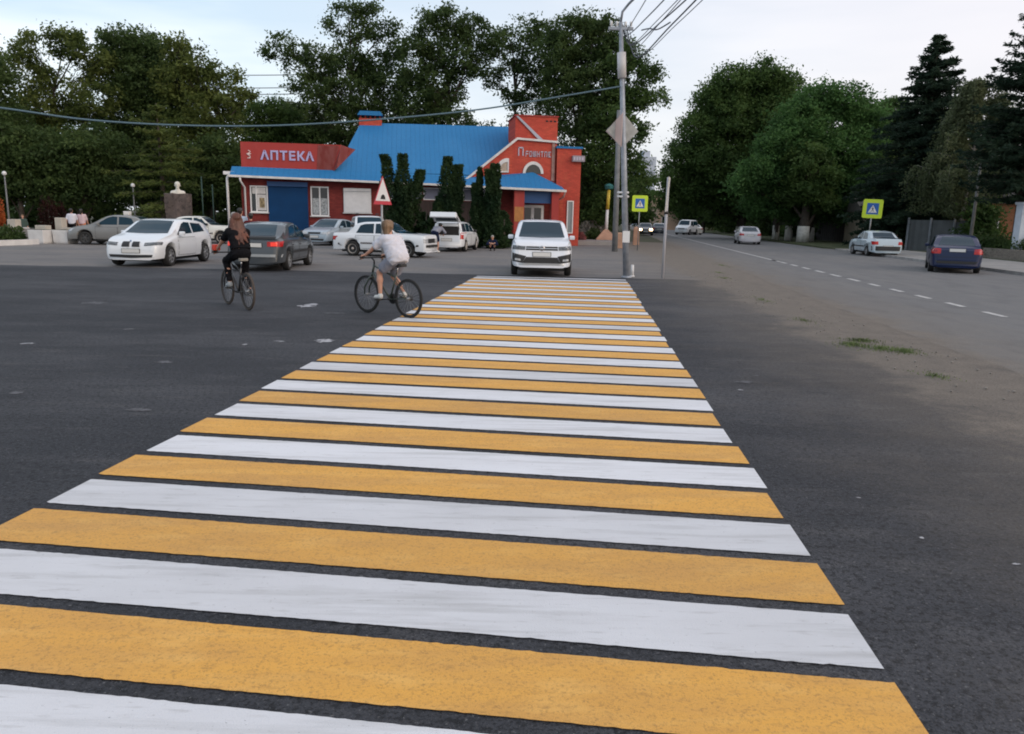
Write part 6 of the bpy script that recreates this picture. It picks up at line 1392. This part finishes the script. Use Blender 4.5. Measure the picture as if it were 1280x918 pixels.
bush('low dark shrub behind the white kerb at the far left', T(13, 36.6), 1.3, .78, 5, lf_dark)
bush('orange-red flowering shrub cut by the left picture edge', T(-2, 41.5), .95, 2.3, 6, lf_orange, n=2200)
bush('dark red-leaved shrub behind the left white planter', T(64, 49), 1.3, 2.3, 7, lf_red, n=1500)
bush('dark red-leaved shrub left of the pair of walking people', T(78, 50), 1.2, 2.0, 8, lf_red, n=1300)
# park lamps and thin posts
def globe_lamp(px, Y, py, lb, hm=m_signw):
    z = at(px, py, Y).z; t_ = thing('globe_lamp', lb, 'lamp post', T(px, Y), 0, 'globe lamps in the park'); b = MB(); b.tube([(0, 0, -.1), (0, 0, z-.15)], [.06, .035], 8); b.build('post', m_concpole, t_)
    b = MB(); b.lathe([(.0, z+.13), (.07, z+.11), (.12, z+.04), (.13, z-.01), (.10, z-.09), (.04, z-.12)], 14); b.build('globe', hm, t_)
globe_lamp(14, 46, 217, 'white globe lamp among the dark trees at the far left')
globe_lamp(171, 49, 232, 'white globe lamp on a thin post left of the stone bust')
for px, py, lb in ((256, 222, 'thin dark green post just right of the stone bust'), (269, 232, 'shorter thin dark green post left of the pharmacy corner')):
    b = MB(); z = at(px, py, 49).z; b.tube([(0, 0, -.1), (0, 0, z)], .04, 8); b.lathe([(.06, z-.02), (.06, z+.02), (0, z+.06)], 8); o = b.build('green_post', mat('dark_green_steel', (.03, .07, .055), .5)); o.location = T(px, 49); tag(o, lb, 'post')
# street lamp in the birches, right side
sl = thing('street_lamp', 'grey street lamp whose pale head shows among the drooping birches', 'street lamp', T(1213, 47.5))
hh = at(1232, 192, 47).z; b = MB(); b.tube([(0, 0, -.1), (0, 0, hh-.5), (.25, -.1, hh-.15), (.9, -.2, hh-.03)], [.11, .07, .045, .04], 10); b.build('pole', m_concpole, sl)
b = MB(); M_ = Matrix.Translation((.85, -.2, hh)) @ Matrix.Rotation(R(-38), 4, 'Y'); b.prism([(-.35, -.06), (.3, -.10), (.5, -.02), (.3, .09), (-.3, .07)], -.15, .15, lambda x, z, d: M_ @ Vector((x, d, z))); b.build('lamp_head', m_plw, sl, .03)
# ================================================================== RIGHT-HAND BACKGROUND
m_corr = mat('grey_corrugated_steel', (.085, .095, .10), .6, metal=.2, var=.15, vscale=1.5); m_dfence = mat('dark_board_fence', (.035, .030, .030), .85, var=.35, vscale=2)
def fence(label, p, q, h, m, step=.25, postm=None, npost=6, depth=.05):
    p, q = Vector((*p, 0)), Vector((*q, 0)); L_ = (q-p).length; u = (q-p)/L_; nn = Vector((-u.y, u.x, 0)); root = thing('fence', label, 'fence', p)
    b = MB(); n = int(L_/step); rib = []
    for i in range(n+1): rib.append((i*step, (depth if i % 2 else 0)))
    for (a, d0), (c_, d1) in zip(rib, rib[1:]):
        P_ = lambda s_, d, z: u*s_+nn*d+Vector((0, 0, z)); b.poly([P_(a, d0, .05), P_(c_, d1, .05), P_(c_, d1, h), P_(a, d0, h)]); b.poly([P_(a, d0+.02, .05), P_(a, d0+.02, h), P_(c_, d1+.02, h), P_(c_, d1+.02, .05)])
    b.build('panel', m, root, normals=False)
    for i in range(npost+1):
        c_ = u*(L_*i/npost)-nn*.07; b = MB(); b.box((c_.x-.05, c_.y-.05, -.05), (c_.x+.05, c_.y+.05, h+.15)); b.build('post', postm or m, root)
    return root
fence('grey corrugated fence with pale posts behind the dark blue saloon', (Xat(1134, 54), 54), (Xat(1222, 50), 50), 2.15, m_corr, postm=m_pole, npost=3)
fence('long dark board fence behind the limewashed tree trunks', (rx(22.6, 62), 62), (rx(23.0, 118), 118), 2.0, m_dfence, step=.4, npost=16)
def house(name, label, px, Y, w, d, h, m, rm, rz, rh, win=(), extra=None):
    t_ = thing(name, label, 'house', T(px, Y), R(rz)); b = MB(); b.box((-w/2, 0, 0), (w/2, d, h)); wl = b.build('wall', m, t_)
    if extra: b = MB(); b.box((extra[0], -.03, 0), (extra[1], -.002, h)); b.build('brick_panel', extra[2], t_)
    b = MB(); b.prism([(-.3, h), (d+.3, h), (d/2, h+rh)], -w/2-.3, w/2+.3, lambda y_, z, x: Vector((x, y_, z+.003))); b.build('roof', rm, t_)
    for (u, z0_, z1_, ww) in win:
        b = MB(); b.box((u-ww/2, -.05, z0_), (u+ww/2, -.003, z1_)); g = b.build('window', m_frame, t_); b = MB(); b.box((u-ww/2+.07, -.06, z0_+.07), (u+ww/2-.07, -.0505, z1_-.07)); b.build('pane', m_glass, g)
    return t_
m_beige = mat('beige_render', (.30, .26, .20), .9, var=.15, vscale=1); m_brick = layered('orange_brick', (.36, .15, .08), [((.46, .23, .14), 3, .4, .65, .8, (1, 1, 2)), ((.25, .09, .05), 14, .5, .65, .6, (1, 1, 3))], rough=.9)
m_slate = mat('grey_slate_roof', (.10, .095, .09), .8, var=.2, vscale=3)
house('small_house', 'small beige house with a grey roof half hidden by the dark spruce', 1106, 67, 3.6, 6, 2.9, m_beige, m_slate, -8, 1.2, [(-1.0, 1.0, 2.1, .7)], (.2, 1.75, mat('faded_pink_brick', (.30, .15, .11), .9, var=.25, vscale=3)))
h_ = house('brick_house', 'orange brick house between the birches and the white gate pillar', 1265, 51, 4.6, 7, 3.3, m_brick, m_slate, -10, 1.5, [(-1.3, 1.3, 2.4, .7), (.9, 1.3, 2.4, .9)])
b = MB(); b.box((-2.25, -.06, 0), (-2.05, -.003, 3.3)); b.build('corner_strip', m_trim, h_)
b = MB(); b.box((-.27, -.27, 0), (.27, .27, 2.95)); b.box((-.33, -.33, 2.951), (.33, .33, 3.08)); o = b.build('gate_pillar', mat('pale_blue_white_paint', (.50, .55, .62), .7, var=.1, vscale=3), None, .015); o.location = T(1275, 41); tag(o, 'pale blue-white gate pillar cut by the right picture edge', 'pillar')
b = MB(); b.prism([(rx(21.0, 30), 30), (rx(21.3, 30), 30), (rx(21.3, 47), 47), (rx(21.0, 47), 47)], 0, .62, lambda x, y_, z: Vector((x, y_, z))); tag(b.build('low_wall', layered('dusty_stone_wall', (.19, .165, .14), [((.26, .225, .19), 2, .4, .65, .8, (1, 1, 2)), ((.10, .085, .075), 6, .5, .65, .8, (1, 1, 3))], bump=.8, bscale=15)), 'low dusty stone wall beyond the pavement at the right edge', 'wall')
r = np.random.default_rng(77); hx = []
for i in range(26):
    t = i/25; hx.append(np.array([Xat(1222, 44)+(Xat(1300, 40)-Xat(1222, 44))*t, 44-4*t, 0.7])+r.normal(size=(330, 3))*np.array([.30, .30, .28]))
C = np.concatenate(hx); o = thing('hedge', 'dark garden hedge above the low stone wall', 'hedge', (0, 0, 0)); leaves('foliage', C, .12*(.6+.8*r.random(len(C))), lf_dark, o, seed=4)
b = MB()
for i in range(12):
    x = Xat(1222, 44)+(Xat(1300, 40)-Xat(1222, 44))*i/11; b.tube([(x, 44-4*i/11, -.05), (x, 44-4*i/11, 1.2)], [.03, .015], 5)
b.build('stem', m_bark, o)
# far end of the street
tb = thing('tower_block', 'pale bluish tower block far off behind the crossing sign', 'building', T(806, 270), R(10)); Hb = at(806, 196, 270).z; wB = 5.2
b = MB(); b.box((-wB/2, 0, 0), (wB/2, 8, Hb)); b.box((-wB/2+.8, 1, Hb), (wB/2-2.0, 5, Hb+2.0)); b.build('wall', mat('bluish_white_panel', (.42, .47, .55), .9, var=.05, vscale=.3), tb)  # walls in an even bluish white
for i in range(7):
    for j in range(2): b = MB(); zz_ = 2.4+i*3.0; b.box((-1.6+j*2.0, -.06, zz_), (-.5+j*2.0, -.003, zz_+1.4)); b.build('window', mat('grey_blue_window', (.24, .29, .36), .4), tb)
house('low_house', 'low far-off house with an orange-tan roof at the end of the road', 842, 150, 7.0, 6, 4.2, mat('tan_render', (.42, .30, .22), .9), mat('orange_tan_roof', (.48, .30, .20), .8), 5, 2.3, [(-2, 1.2, 2.6, 1.2), (1.5, 1.2, 2.6, 1.2)])
